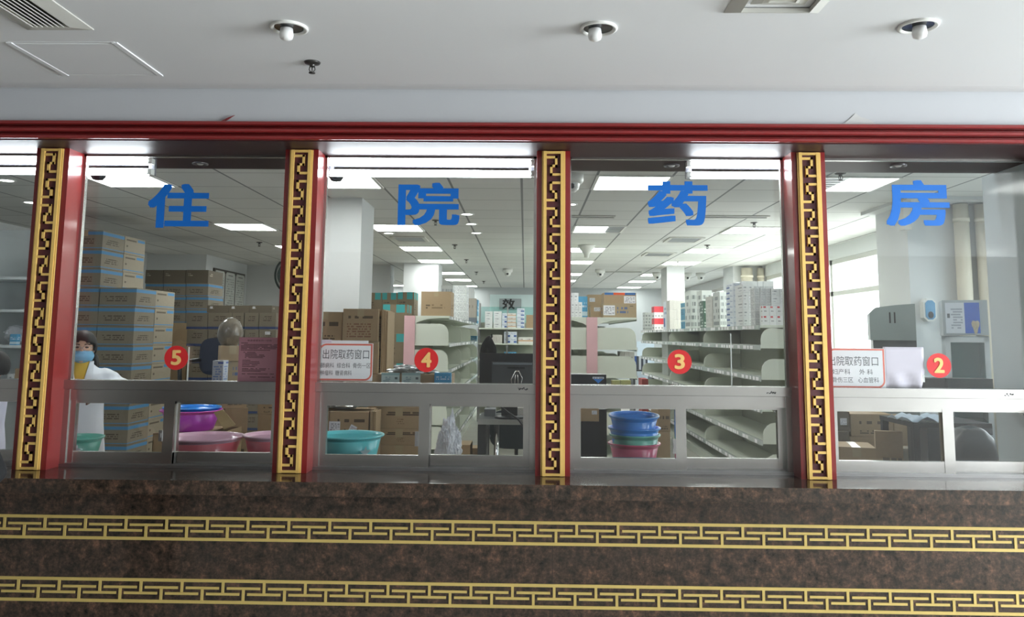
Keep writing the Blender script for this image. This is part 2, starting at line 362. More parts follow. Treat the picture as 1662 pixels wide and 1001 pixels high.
# lintel with its grooved moulding and glossy dark underside
zt, zb = 2.462, LZ
st = (zt-zb)/5; pr = [(.2, zt)]
for i in range(5):
    y = -.185 if i % 2 == 0 else -.148
    pr += [(y+.004, zt-i*st), (y, zt-i*st-.003), (y, zt-(i+1)*st+.003), (y+.004, zt-(i+1)*st)]
pr += [(.2, zb)]
b = B(); prism(b, pr, -6, 6, 'x'); struct('trim_2', b, RED, label='dark red lacquered lintel with grooved moulding above the windows', cat='lintel')
b = B(); abox(b, -6, 6, -.16, .46, LZ-.004, LZ); abox(b, -6, 6, .2, .46, LZ, IC+.05); struct('trim_3', b, DARKRED, label='glossy dark brown underside of the lintel behind the glass', cat='soffit')
b = B(); abox(b, -6, -3.47, 0, .5, CT, LZ); struct('wall_panel_left', b, WHITEP)
b = B(); abox(b, 2.47, 9, .05, .58, CT, LZ); abox(b, 6, 9, 0, .05, 0, 2.8); struct('wall_panel_right', b, pm('side_wall_pale', srgb(214, 228, 232), .35, 0, .3, vary=.03))

# pillars with gold fret panels
def fret_bm(z0, z1):
    b = B(); w_ = .0112; units = 12; p = (z1-z0)/units; xi = .034
    for s in (-1, 1):
        abox(b, s*.0405-.0075, s*.0405+.0075, -.012, 0, z0-.012, z1+.012)
        abox(b, s*.052-.003, s*.052+.003, -.007, 0, z0-.012, z1+.012)
    abox(b, -.047, .047, -.0115, 0, z1, z1+.011); abox(b, -.047, .047, -.0115, 0, z0-.011, z0)
    for k in range(units):
        s = 1 if k % 2 == 0 else -1                # even units start on the left border
        t = z1 - k*p - .017
        X = lambda x: s*x
        def seg(xa, xb, za, zb_):
            xa, xb = sorted((X(xa), X(xb))); abox(b, xa-w_/2, xb+w_/2, -.010, 0, min(za, zb_)-w_/2, max(za, zb_)+w_/2)
        seg(-xi, .012, t, t); seg(.012, .012, t, t-.042); seg(.012, -.011, t-.042, t-.042); seg(-.011, -.011, t-.042, t-.083); seg(-.011, xi, t-.083, t-.083)
    return b
fme = mesh('fret', fret_bm(.885, 2.358), .002)
PLAB = {1: 'leftmost full red pillar with gold fret panel, beside the masked woman', 2: 'red pillar with gold fret panel between the windows numbered 5 and 4',
        3: 'red pillar with gold fret panel between the windows numbered 4 and 3', 4: 'red pillar with gold fret panel between the windows numbered 3 and 2'}
for i, x in enumerate(PX):
    if i in (0,): continue
    if i > 5: break
    t = thing('pillar', PLAB.get(i, 'red pillar at the end of the window row'), 'pillar', (x, 0, CT), 0, 'red and gold pillars', 'structure')
    b = B(); abox(b, -.079, .079, 0, GY, 0, LZ-CT-.004)
    obj('post', b, RED, t, bev=.005)
    b = B(); abox(b, -.056, .056, -.004, 0, .003, LZ-CT-.012); obj('ground_panel', b, MAROON, t)
    o = obj('fret_pattern', fme, GOLD, t, loc=(0, -.003, -CT))

# gold meander bands inlaid in the granite
def band(name, zc, xs, label):
    b = B(); h = .105; y0, y1 = -.0035, .0; per = .18550
    abox(b, -6, 6, y0, y1, zc+h/2-.0135, zc+h/2); abox(b, -6, 6, y0, y1, zc-h/2, zc-h/2+.0135)
    for k in range(-32, 33):
        x = xs+k*per
        abox(b, x-.006, x+.006, y0, y1, zc-.006, zc+h/2-.0135); abox(b, x-.075, x+.075, y0, y1, zc-.0165, zc-.0055)
        x += per*.5
        abox(b, x-.006, x+.006, y0, y1, zc-h/2+.0135, zc+.010); abox(b, x-.075, x+.075, y0, y1, zc+.0085, zc+.0195)
    struct(name, b, BAND, label=label, cat='frieze')
band('trim_4', .6215, -1.06, 'upper gold meander band inlaid across the granite front')
band('trim_5', .351, -1.16, 'lower gold meander band inlaid across the granite front')

# ------------------------------------------------------------------ stainless service windows
z_tr1 = atY(690, 622, GY-.03).z; z_tr0 = atY(690, 637.5, GY-.03).z; z_hd0 = atY(690, 655, GY-.02).z
z_gl1 = atY(690, 659, GY).z; z_gl0 = atY(690, 738, GY).z; z_bt0 = atY(690, 757, GY-.01).z
def sash(parent, x0, x1, y, sl, sr):
    b = B(); zt_, zb_ = z_hd0+.001, z_bt0
    abox(b, x0, x1, y-.012, y+.012, z_gl1, zt_); abox(b, x0, x1, y-.012, y+.012, zb_, z_gl0)
    abox(b, x0, x0+sl, y-.014, y+.014, zb_, zt_); abox(b, x1-sr, x1, y-.014, y+.014, zb_, zt_)
    s = obj('sash', b, STEEL, parent, bev=.0025)
    b = B(); abox(b, x0+sl, x1-sr, y-.002, y+.002, z_gl0-.004, z_gl1+.004); obj('pane', b, GLASS, s)
    return s
for n in range(0, 5):
    xa, xb = PX[n]+.079, PX[n+1]-.079
    t = thing('window_%d' % (n+1), ['service window at the far left edge', 'service window numbered 5', 'service window numbered 4', 'service window numbered 3', 'service window numbered 2'][n], 'window', (0, 0, 0), 0, None, 'structure')
    b = B()
    abox(b, xa, xb, GY-.045, GY+.03, z_tr0+.002, z_tr1); obj('transom', b, STEEL, t, bev=.004)
    b = B(); abox(b, xa+.012, xb-.012, GY-.032, GY+.03, z_hd0, z_tr0); obj('header', b, STEEL, t, bev=.003)
    b = B()
    for x in (xa, xb-.026): abox(b, x, x+.026, GY-.036, GY+.03, CT, z_tr0)
    for x in (xa, xb-.012): abox(b, x, x+.012, GY-.012, GY+.012, z_tr1, LZ)
    abox(b, xa, xb, GY-.012, GY+.012, LZ-.014, LZ-.004)
    obj('frame', b, STEEL, t, bev=.002)
    b = B(); abox(b, xa, xb, GY-.04, GY+.035, CT, CT+.012); abox(b, xa, xb, GY-.034, GY-.028, CT+.012, z_bt0); abox(b, xa, xb, GY-.004, GY+.004, CT+.012, z_bt0); abox(b, xa, xb, GY+.022, GY+.03, CT+.012, z_bt0)
    obj('track', b, STEEL2, t, bev=.001)
    xm = (atY((0, 279, 691, 1105, 1536)[n], 690, GY).x if n else (xa+xb)/2)+.02
    sash(t, xa+.026, xm, GY-.014, .03, .05); sash(t, xm-.04, xb-.026, GY+.014, .045, .03)
    b = B(); abox(b, xa+.012, xb-.012, GY-.003, GY+.003, z_tr1, LZ-.014); obj('glass_pane', b, GLASS, t)
    if n in (1, 2, 3):
        b = B(); q = rect(*[(0,)*4, (262, 698, 270, 716), (673, 700, 681, 724), (1084, 712, 1092, 736), (0,)*4][n], GY-.03)
        x = xm-.066; abox(b, x, x+.016, GY-.034, GY-.027, q[2], q[3]); abox(b, x+.004, x+.012, GY-.04, GY-.034, (q[2]+q[3])/2-.008, (q[2]+q[3])/2+.012)
        obj('latch', b, STEEL2, t, bev=.002)
for n, (u, v) in {2: (848, 631), 3: (1252, 637), 4: (1638, 641)}.items():
    p = atY(u, v, GY-.046); b = B(); rr = random.Random(n)
    for k in range(9):
        x = p.x-.022+k*.005; z = p.z-.006+rr.random()*.008; abox(b, x, x+.003+rr.random()*.004, GY-.0458, GY-.045, z, z+.002+rr.random()*.006)
    obj('pen_mark', b, INK, bpy.data.objects['window_%d' % (n+1)])
print('window rows', z_tr1, z_tr0, z_hd0, z_gl1, z_gl0, z_bt0)

# characters and numerals stuck on the glass
for ch, (u0, v0, u1, v1), nm in (('住', (240, 298, 340, 370), '5'), ('院', (646, 296, 746, 366), '4'), ('药', (1051, 294, 1149, 366), '3'), ('房', (1437, 292, 1541, 367), '2')):
    x0, x1, z0, z1 = rect(u0, v0, u1, v1, GY-.004)
    me = text_mesh(ch, x0+.008, x1-.008, z0+.007, z1-.007, .0012, thick=.0078)
    obj('glass_lettering', me, BLUE, loc=(0, GY-.0032, 0), label='large blue character %s on the glass above number %s' % (ch, nm), cat='lettering', group='blue characters on the windows')
for ch, u, v in (('5', 286, 580.5), ('4', 692, 584), ('3', 1103, 587), ('2', 1524, 593)):
    p = atY(u, v, GY-.004); r = .0575; b = B()
    prism(b, [(r*math.cos(a*PI/24), r*math.sin(a*PI/24)) for a in range(48)], -.001, 0)
    o = obj('number_disc', b, DISC, loc=(p.x, GY-.0032, p.z), label='round red sticker with a gold numeral %s on the glass' % ch, cat='sticker', group='numbered window stickers')
    me = text_mesh(ch, -.021, .021, -.032, .034, .001, thick=.0038)
    obj('numeral', me, TAN, o, loc=(0, -.0011, 0), label='pale gold numeral')

# ------------------------------------------------------------------ pharmacy shell
b = B(); abox(b, -6, 4.3, .0, 17, -.1, 0); struct('floor_pharmacy', b, FLOORM)
b = B(); abox(b, -6, 4.3, .55, 16.9, IC, IC+.06); struct('ceiling_pharmacy', b, CTILE)
b = B(); abox(b, -6.1, -6, .2, 17, 0, 2.8); struct('wall_pharmacy_left', b, WHITEP)
b = B(); abox(b, -6, 4.2, 16.75, 16.85, 0, 2.8); struct('wall_pharmacy_back', b, pm('far_wall_grey', srgb(178, 182, 182), .8, vary=.02))
b = B(); abox(b, -6, -5.05, 8.75, 10.6, 0, IC); abox(b, -6, -3.35, 10.6, 10.75, 0, IC); struct('wall_pharmacy_corner', b, WHITEP)
b = B(); abox(b, -3.35, -2.4, 10.35, 10.75, 0, IC); struct('wall_pharmacy_pier', b, WHITEP)
# window wall on the right
WX = 4.11; runs = [(.9, 3.2), (4.15, 10.0), (10.95, 16.4)]
b = B(); abox(b, WX, WX+.15, .58, 16.75, 0, .92); abox(b, WX, WX+.15, .58, 16.75, 2.55, IC)
prev = .58
for a, c in runs: abox(b, WX, WX+.15, prev, a, .92, 2.55); prev = c
abox(b, WX, WX+.15, prev, 16.75, .92, 2.55); struct('wall_pharmacy_right', b, WHITEP)
FRAMEW = pm('window_frame_white', srgb(190, 190, 184), .45, vary=.02)
for k, (a, c) in enumerate(runs):
    t = thing('window_%d' % (6+k), 'white framed outside window in the pharmacy side wall', 'window', (0, 0, 0), 0, None, 'structure')
    b = B(); m_ = max(1, round((c-a)/1.5))
    for i in range(m_+1):
        y = a+(c-a)*i/m_; abox(b, WX+.02, WX+.08, y-.035, y+.035, .92, 2.55)
    for z in (.95, 2.1, 2.52): abox(b, WX+.02, WX+.08, a, c, z-.03, z+.03)
    obj('frame', b, FRAMEW, t)
    b = B(); abox(b, WX-.06, WX+.02, a-.03, c+.03, .90, .93); obj('sill', b, FRAMEW, t)
    for i in range(m_):
        b = B(); y0, y1 = a+(c-a)*i/m_+.035, a+(c-a)*(i+1)/m_-.035; abox(b, WX+.048, WX+.052, y0, y1, .98, 2.07); abox(b, WX+.048, WX+.052, y0, y1, 2.13, 2.49)
        obj('pane', b, GLASS, t)
# square columns
def column(x0, x1, y0, y1, label):
    b = B(); abox(b, x0, x1, y0, y1, 0, IC); return struct('column', b, WHITEP, bev=.01, label=label, cat='column', group='white columns inside the pharmacy')
column(-1.93, -1.49, 3.42, 4.0, 'white square column behind the window numbered 4')
column(-2.10, -1.50, 9.95, 10.6, 'white column rising behind the teal taped cartons')
column(2.49, 2.80, 10.3, 10.9, 'white column rising behind the right-hand medicine shelf')
column(3.42, WX, 3.42, 4.05, 'white column by the display refrigerator')
column(3.60, WX, 10.1, 10.8, 'white column beside the far side windows')
b = B(); abox(b, 3.3, WX, 3.15, 4.1, IC-.03, IC-.001); struct('trim_6', b, WHITEP)

# ------------------------------------------------------------------ lights of the room
def fixture(x, y, label, unlit=False):
    t = thing('ceiling_light', label, 'light', (x, y, IC), 0, 'square ceiling lights in the pharmacy')
    h = .284; b = B()
    for s in (-1, 1): abox(b, s*h-.012, s*h+.012, -h, h, -.012, 0); abox(b, -h, h, s*h-.012, s*h+.012, -.012, 0)
    obj('frame', b, OFFW, t)
    for k in range(3):
        x0 = -h+.012+k*(2*h-.024)/3; x1 = x0+(2*h-.024)/3
        lit = not (unlit and k == unlit-1)
        b = B()
        if lit:
            abox(b, x0+.005, x1-.005, -h+.014, h-.014, -.006, -.001); obj('diffuser', b, PANEL, t)
        else:
            for q in range(6):
                y0 = -h+.02+q*.09; abox(b, x0+.005, x1-.005, y0, y0+.06, -.008, -.001)
            obj('louvre', b, pm('louvre_grey', srgb(150, 154, 156), .4, .3, vary=.05), t, label='unlit grey louvre')
    return t
XS = {'far left': -3.25, 'left': -1.4955, 'middle': .84, 'right': 2.592}
WIN = {'far left': 'above the blue-banded cartons', 'left': 'seen through the window numbered 4', 'middle': 'above the middle shelf', 'right': 'above the right-hand shelf'}
for ri, (y, cols) in enumerate(((2.62, ('far left', 'left', 'middle', 'right')), (5.41, ('far left', 'left', 'middle', 'right')), (7.61, ('far left', 'left', 'middle', 'right')), (9.55, ('left', 'middle', 'right')),
                               (12.1, ('left', 'middle', 'right')), (14.0, ('far left', 'left', 'right', 'middle')), (16.2, ('far left', 'left', 'right')))):
    for cname in cols:
        un = {(0, 'right'): 1, (1, 'middle'): 3}.get((ri, cname), 0)
        fixture(XS[cname], y, 'square lit ceiling light %s, %s row from the glass' % (WIN[cname], ORD[ri]), un)
b0 = None
for k, (u, v) in enumerate(((758, 347), (765, 363), (773, 377.5), (631, 378), (248, 297), (50, 328), (10, 292), (925, 331))):
    p = atZ(u, v, IC); t = thing('round_downlight', 'small round lit downlight in the tiled ceiling, ' + ['nearest of three beside the character 院', 'middle of three beside the character 院', 'farthest of three beside the character 院', 'near the pale square column', 'above the character 住', 'right one seen left of the first pillar', 'left one seen left of the first pillar', 'right of the pillar between 4 and 3'][k], 'light', (p.x, p.y, IC), 0, 'round downlights in the pharmacy')
    b = B(); lathe(b, [(.075, 0), (.075, -.006), (.06, -.008), (.058, -.002)], 20); obj('ring', b, OFFW, t)
    b = B(); lathe(b, [(.057, -.003), (0, -.004)], 20); obj('lens', b, SPOTG, t)
# tube battens just behind the top of the glass
def batten(x0, x1, label):
    t = thing('tube_light', label, 'light', ((x0+x1)/2, GY+.075, LZ-.004), 0, 'tube lights behind the glass'); L = (x1-x0)/2
    b = B(); abox(b, -L, L, .0, .02, -.034, 0); abox(b, -L, L, .0, .02, -.086, -.06); abox(b, -L, -L+.03, .0, .02, -.06, -.034); abox(b, L-.03, L, .0, .02, -.06, -.034); obj('batten', b, pm('batten_grey', srgb(96, 96, 104), .5, vary=.04), t, bev=.003)
    for z in (-.019, -.073):
        b = B(); atube(b, [(-L+.02, -.02, z), (L-.02, -.02, z)], .0175, 12); obj('tube', b, TUBE, t)
        for s in (-1, 1):
            b = B(); abox(b, s*(L-.012)-.012, s*(L-.012)+.012, -.035, .002, z-.014, z+.014); obj('end_cap', b, OFFW, t)
yb = GY+.055
batten(atY(248, 270, yb).x-1.07, atY(248, 270, yb).x, 'bright double tube light behind the leftmost pillar')
batten(atY(530, 268, yb).x, atY(868, 268, yb).x, 'bright double tube light across the top of window 4')
batten(atY(1114, 267, yb).x, atY(1114, 267, yb).x+.62, 'short bright double tube light at the top right of window 3')
for k, (u, v) in enumerate(((325, 265), (1090, 268), (1458, 268))):
    p = atZ(u, v, LZ-.004); t = thing('recessed_spotlight', 'small round unlit spotlight in the dark soffit above number %s' % '532'[k], 'light', (p.x, p.y, LZ-.004), 0, 'unlit spotlights in the dark soffit')
    b = B(); lathe(b, [(.04, 0), (.04, -.006), (.03, -.007), (.026, -.002), (0, -.002)], 20); obj('ring', b, pm('spot_ring', srgb(120, 116, 118), .3, .5), t)
    b = B(); lathe(b, [(.018, -.003), (.012, -.008), (0, -.009)], 16); obj('lens', b, OFFW, t)
for k, (u, v) in enumerate(((160, 284), (546, 286))):
    p = atZ(u, v-9, LZ-.004); t = thing('dome_camera', 'dark dome camera under the tube light at the left of window %s' % '54'[k], 'camera', (p.x, p.y, LZ-.004), 0, 'dome cameras under the soffit')
    b = B(); lathe(b, [(.05, 0), (.05, -.018), (.042, -.022)], 24); obj('base', b, OFFW, t)
    b = B(); lathe(b, [(.04, -.02), (.038, -.04), (.026, -.056), (0, -.062)], 24); obj('dome', b, pm('smoked_dome', srgb(30, 34, 40), .08), t)

# ------------------------------------------------------------------ ceiling fittings in the lobby
for k, (u, v) in enumerate(((469, 44), (971, 45), (1490, 41))):
    p = atZ(u, v, LC); t = thing('downlight', ['round recessed lobby downlight near the sprinkler', 'round recessed lobby downlight above window 3', 'round recessed lobby downlight near the right air diffuser'][k], 'light', (p.x, p.y, LC), 0, 'recessed downlights in the lobby ceiling')
    b = B(); lathe(b, [(.052, .0), (.052, -.003), (.060, -.010), (.068, -.006), (.066, 0)], 36); obj('ring', b, OFFW, t)
    b = B(); lathe(b, [(.051, -.003), (.049, -.0025), (0, -.0022)], 36); obj('reflector', b, pm('reflector_dark', srgb(86, 88, 88), .25, .6), t)
    b = B(); lathe(b, [(.012, -.003), (.022, -.006), (.025, -.03), (.022, -.042), (.012, -.048), (0, -.05)], 20); obj('bulb', b, BULB, t, loc=((-.008, 0, 0), (-.012, 0, 0), (.004, 0, 0))[k])
def sprinkler(p, label, group, s=1.0, parent=None):
    t = thing('sprinkler', label, 'sprinkler', (p.x, p.y, p.z), 0, group); dk = pm('sprinkler_bronze', srgb(74, 72, 70), .35, .7)
    b = B(); lathe(b, [(0, 0), (.033*s, 0), (.03*s, -.006*s), (.014*s, -.01*s), (.0, -.012*s)], 20); obj('escutcheon', b, dk, t)
    b = B(); lathe(b, [(.011*s, -.009*s), (.011*s, -.018*s), (.006*s, -.02*s)], 12)
    for q in (-1, 1): atube(b, [(q*.009*s, 0, -.018*s), (q*.012*s, 0, -.03*s), (q*.004*s, 0, -.043*s)], .0022*s, 6)
    atube(b, [(0, 0, -.018*s), (0, 0, -.042*s)], .0025*s, 6); obj('frame_arms', b, dk, t)
    b = B(); lathe(b, [(0, -.042*s), (.013*s, -.043*s), (.013*s, -.046*s), (0, -.047*s)], 12); obj('deflector', b, dk, t); return t
sprinkler(atZ(507, 101, LC), 'dark metal sprinkler head on the lobby ceiling', None)
for k, (u, v) in enumerate(((707, 357), (738, 397), (757, 421), (773, 441), (785, 456), (1224, 361), (1148, 397.5), (1100, 424), (421, 393), (1364, 281))):
    sprinkler(atZ(u, v, IC), 'small ceiling sprinkler, ' + ['first of five in a line toward the back behind 院', 'second of five in a line behind 院', 'third of five in a line behind 院', 'fourth of five in a line behind 院', 'last of five in a line behind 院', 'nearest of three above the right-hand shelf', 'middle of three above the right-hand shelf', 'farthest of three above the right-hand shelf', 'above the poster wall', 'beside the light left of 房'][k], 'sprinklers in the tiled ceiling', 1.25)
# left air grille: four corners found on the ceiling plane
a, c = atZ(45, 47, LC), atZ(155, 49, LC)
t = thing('air_grille', 'white louvred air grille at the left of the lobby ceiling', 'vent', ((a.x+c.x)/2, a.y, LC))
W2, D2 = .34, .62
W2 = (c.x-a.x)/2; b = B(); fw = .055
for (p0, p1, p2, p3) in (((-W2, 0), (W2, 0), (W2-fw, -fw), (-W2+fw, -fw)), ((W2, 0), (W2, -D2), (W2-fw, -D2+fw), (W2-fw, -fw)), ((W2, -D2), (-W2, -D2), (-W2+fw, -D2+fw), (W2-fw, -D2+fw)), ((-W2, -D2), (-W2, 0), (-W2+fw, -fw), (-W2+fw, -D2+fw))):
    lo = [b.verts.new((*p, z)) for p, z in ((p0, -.004), (p1, -.004), (p2, -.016), (p3, -.016))]; hi = [b.verts.new((*p, 0)) for p in (p0, p1, p2, p3)]
    b.faces.new(lo); b.faces.new(hi[::-1])
    for i in range(4): b.faces.new((lo[i], hi[i], hi[(i+1) % 4], lo[(i+1) % 4]))
obj('frame', b, DULLW, t)
pw_ = (2*W2-2*fw)/7
for k in range(7):
    b = B(); x = -W2+fw+k*pw_; prism(b, [(x, -.004), (x+pw_*.80, -.015), (x+pw_*.86, -.012), (x+pw_*.1, -.001)], -D2+fw, -fw); obj('louvre', b, DULLW, t)
b = B(); abox(b, -W2+fw, W2-fw, -D2+fw, -fw, -.001, 0); obj('backing', b, pm('duct_dark', srgb(96, 96, 92), .8), t)
# access panel
q = [atZ(*p, LC) for p in ((20, 71), (180, 65), (265, 124), (105, 120))]
x0, x1, y0, y1 = (q[0].x+q[3].x)/2, (q[1].x+q[2].x)/2, (q[0].y+q[1].y)/2, (q[2].y+q[3].y)/2
t = thing('access_panel', 'flat white access panel in the lobby ceiling below the grille', 'panel', ((x0+x1)/2, (y0+y1)/2, LC)); hx, hy = (x1-x0)/2, (y1-y0)/2
b = B()
for s in (-1, 1): abox(b, s*hx-.010, s*hx+.010, -hy, hy, -.005, 0); abox(b, -hx, hx, s*hy-.006, s*hy+.006, -.0015, 0)
obj('frame', b, LOBBYC, t, bev=.002)
b = B(); abox(b, -hx+.014, hx-.014, -hy+.014, hy-.014, -.003, 0); obj('door', b, LOBBYC, t)
# right square diffuser
a, c = atZ(1175, 19, LC), atZ(1327, 21, LC); hx = (c.x-a.x)/2
t = thing('air_diffuser', 'square stepped air diffuser at the top of the lobby ceiling', 'vent', ((a.x+c.x)/2, (a.y+c.y)/2-hx, LC))
for k in range(3):
    b = B(); r0 = hx-k*.07; r1 = r0-.045; z0, z1 = -.02+k*.004, -.004
    for i in range(4):
        an = i*PI/2; R = Matrix.Rotation(an, 3, 'Z'); P = [R @ Vector(p) for p in ((-r0, -r0, -.003), (r0, -r0, -.003), (r1, -r1, z0), (-r1, -r1, z0), (-r0, -r0, 0), (r0, -r0, 0), (r1, -r1, z1), (-r1, -r1, z1))]
        vs = [b.verts.new(p) for p in P]
        for f in ((0, 1, 2, 3), (7, 6, 5, 4), (0, 4, 5, 1), (2, 6, 7, 3)): b.faces.new([vs[j] for j in f])
    obj('frame' if k == 0 else 'vane', b, DULLW, t)
b = B(); abox(b, -.06, .06, -.06, .06, -.012, -.002); obj('centre_plate', b, DULLW, t, bev=.003)
# loose sliver above the lintel, peeling patch of paint
a, c = atY(352, 199, -.16), atY(381, 187, -.16); b = B(); prism(b, [(a.x, a.z-.004), (a.x+.03, a.z), (c.x, c.z), (c.x-.03, c.z-.012)], -.164, -.158); obj('loose_strip', b, RED, label='loose red sliver of trim sticking up from the lintel', cat='strip')
p = [atY(u, v, -.15) for u, v in ((1366, 203), (1380, 192), (1388, 184), (1396, 190), (1410, 194), (1421, 201), (1420, 204))]
b = B(); prism(b, [(k.x, k.z) for k in p], -.153, -.149); obj('peeling_paint', b, pm('peeled_plaster', srgb(196, 196, 194), .9, vary=.08), label='flaking paint patch on the fascia above the lintel', cat='paint')
# fittings of the tiled ceiling
for k, (u0, u1, v, nm) in enumerate(((640, 690, 387, 'behind the character 院'), (1084, 1136, 388.5, 'right of the middle shelf'), (1047, 1092, 412, 'farther one right of the middle shelf'))):
    a, c = atZ(u0, v, IC), atZ(u1, v, IC); t = thing('air_vent', 'grey air vent in the tiled ceiling ' + nm, 'vent', ((a.x+c.x)/2, a.y, IC), 0, 'air vents in the tiled ceiling'); h = (c.x-a.x)/2
    b = B()
    for s in (-1, 1): abox(b, s*h-.02, s*h+.02, -.25, .25, -.012, 0); abox(b, -h, h, s*.25-.02, s*.25+.02, -.012, 0)
    obj('frame', b, DULLW, t); b = B()
    for q in range(6): abox(b, -h+.03, h-.03, -.2+q*.07, -.2+q*.07+.035, -.01, -.003)
    obj('slat', b, pm('louvre_grey', (.3, .3, .3, 1)), t)
for k, (u0, u1, v, nm) in enumerate(((918, 995, 350.5, 'above the middle shelf'), (1142, 1245, 350.5, 'above the right-hand shelf'), (982, 1040, 440.5, 'far toward the back wall'))):
    a, c = atZ(u0, v, IC), atZ(u1, v, IC); b = B(); abox(b, -(c.x-a.x)/2, (c.x-a.x)/2, -.05, .05, -.008, 0)
    t = thing('slot_diffuser', 'long dark slot air diffuser ' + nm, 'vent', ((a.x+c.x)/2, a.y, IC), 0, 'slot diffusers'); obj('slot', b, pm('slot_dark', srgb(112, 114, 112), .6), t)
    b = B(); abox(b, -(c.x-a.x)/2-.02, (c.x-a.x)/2+.02, .05, .07, -.012, 0); abox(b, -(c.x-a.x)/2-.02, (c.x-a.x)/2+.02, -.07, -.05, -.012, 0); obj('frame', b, DULLW, t)
for k, (u, v) in enumerate(((824, 436), (974, 437), (1115, 443), (1137, 443), (1066, 442), (928, 283))):
    p = atZ(u, v, IC); t = thing('ceiling_camera', 'small white ceiling camera ' + ['right of the far sprinklers behind 院', 'beside the far slot diffuser', 'left of two right of the far column', 'right of two right of the far column', 'against the right face of the far column row', 'beside the pillar between 4 and 3'][k], 'camera', (p.x, p.y, IC), 0, 'white cameras in the tiled ceiling')
    b = B(); lathe(b, [(0, 0), (.09, 0), (.09, -.05), (.08, -.07), (0, -.07)], 20); obj('base', b, OFFW, t)
    b = B(); ball(b, (0, -.01, -.085), .062, sub=2); obj('eyeball', b, OFFW, t)
    b = B(); ball(b, (0, -.06, -.10), .022, sub=2); obj('lens', b, BLACK, t)
p = atZ(952, 398, IC); b = B(); lathe(b, [(0, 0), (.12, 0), (.11, -.03), (.04, -.12), (.03, -.17), (0, -.175)], 24); obj('ceiling_cone', b, OFFW, loc=(p.x, p.y, IC), label='white cone shaped fitting hanging from the tiled ceiling', cat='fitting')

# ================================================================== contents of the pharmacy
# inner counter under the sashes and a narrow steel shelf behind the transoms
SW = pm('worktop_grey', srgb(170, 172, 170), .4, vary=.05)
b = B(); abox(b, PX[0], PX[5]-.08, GY+.3, .86, .77, .80); abox(b, PX[0], PX[5]-.08, .50, .54, 0, .77); struct('worktop', b, SW, label='grey inner worktop behind the sliding sashes', cat='worktop')
SHZ = 1.243
for n, (xa, xb) in enumerate(((PX[2]+.085, PX[3]-.085), (PX[3]+.085, PX[4]-.085), (PX[4]+.085, PX[5]-.09), (PX[1]+.085, PX[2]-.085))):
    t = thing('wall_shelf', 'narrow steel shelf behind the transom of window %s' % '4325'[n], 'shelf', ((xa+xb)/2, .24, SHZ), 0, 'narrow shelves behind the transoms'); h = (xb-xa)/2
    b = B(); abox(b, -h, h, 0, .34, -.018, 0); obj('board', b, STEEL, t, bev=.002)
    for s in (-1, 1):
        b = B(); prism(b, [(0, -.018), (.3, -.018), (0, -.10)], s*(h-.03)-.004, s*(h-.03)+.004, 'x'); obj('bracket', b, STEEL, t)

def carton(u0, v0, u1, v1, y, dep, mat, label, group=None, z0=None, name='carton', cat='box', rot=0, tape=False, stickers=(), z1=None, bev=.004):
    """a carton whose front face fills the given picture rectangle when it stands at depth y"""
    x0, x1, a, c = rect(u0, v0, u1, v1, y)
    return carton_at((x0+x1)/2, y, a if z0 is None else z0, x1-x0, dep, (c if z1 is None else z1)-(a if z0 is None else z0), mat, label, group, name, cat, rot, tape, stickers, bev)
def carton_at(x, y, z, wd, dp, h, mat, label, group=None, name='carton', cat='box', rot=0, tape=False, stickers=(), bev=.004):
    b = B(); abox(b, -wd/2, wd/2, 0, dp, 0, h)
    o = obj(name, b, mat, None, (x, y, z), (0, 0, rot), min(bev, wd*.04, h*.04), label, cat, group)
    if tape:
        tm = TEAL if tape == 'teal' else TAPE
        b = B(); abox(b, -.026, .026, -.0008, dp+.0008, h, h+.0008); abox(b, -.026, .026, -.0012, -.0002, h-.06, h+.0008); obj('tape', b, tm, o)
    for (sx, sz, w_, h_, m_, tilt) in stickers:
        b = B(); abox(b, -w_/2, w_/2, -.0012, .0, -h_/2, h_/2); obj('label', b, m_, o, (sx*wd, -.0006, sz*h), (0, tilt, 0))
    return o
LBL = printed('shipping_label', srgb(226, 226, 230), [], [(.08, .7, .12, .9, 5, 12, srgb(120, 120, 130)), (.76, .94, .15, .85, 9, 2, srgb(40, 40, 44))], .6, .02)
GUM = printed('pale_green_card', srgb(196, 214, 208), [(.82, 1, srgb(150, 178, 176))], [(.1, .5, .2, .75, 4, 9, srgb(120, 140, 150)), (.7, .9, .5, .8, 1, 4, srgb(40, 44, 50))], .5, .03)

# ---- tall stack of blue-banded cartons on the left
GRP_A = 'cartons of the tall blue-banded stack'
zt_ = atY(150, 373, 4.3).z; n = 13; h = zt_/n
xA1 = atY(163.5, 440, 4.3).x; xB0 = xA1+.004; xB1 = atY(220.5, 480, 4.3).x; wA = .36; wB = xB1-xB0
for r in range(n):
    z = zt_-(r+1)*h; jit = random.uniform(-.006, .006)
    carton_at(xA1-wA/2+jit, 4.3, z, wA, .44, h-.003, CB_BLUE, 'blue-banded carton, front left column of the tall stack, %s from top' % ORD[r], GRP_A, tape=(r == 0))
    if r < 3: carton_at(xA1-wA/2+jit, 4.75, z, wA, .46, h-.003, CB_LIGHT, 'pale carton behind front left column, tall stack, %s from top' % ORD[r], GRP_A)
    if r >= 3:
        carton_at(xB0+wB/2-jit, 4.3, z, wB, .43, h-.003, CB_BLUE, 'blue-banded carton, front right column of the tall stack, %s from top' % ORD[r-3], GRP_A)
        carton_at(xB0+wB/2+jit*.5, 4.74, z, wB, .46, h-.003, CB_LIGHT, 'blue-lined carton, deep column of the tall stack, %s from top' % ORD[r-3], GRP_A)
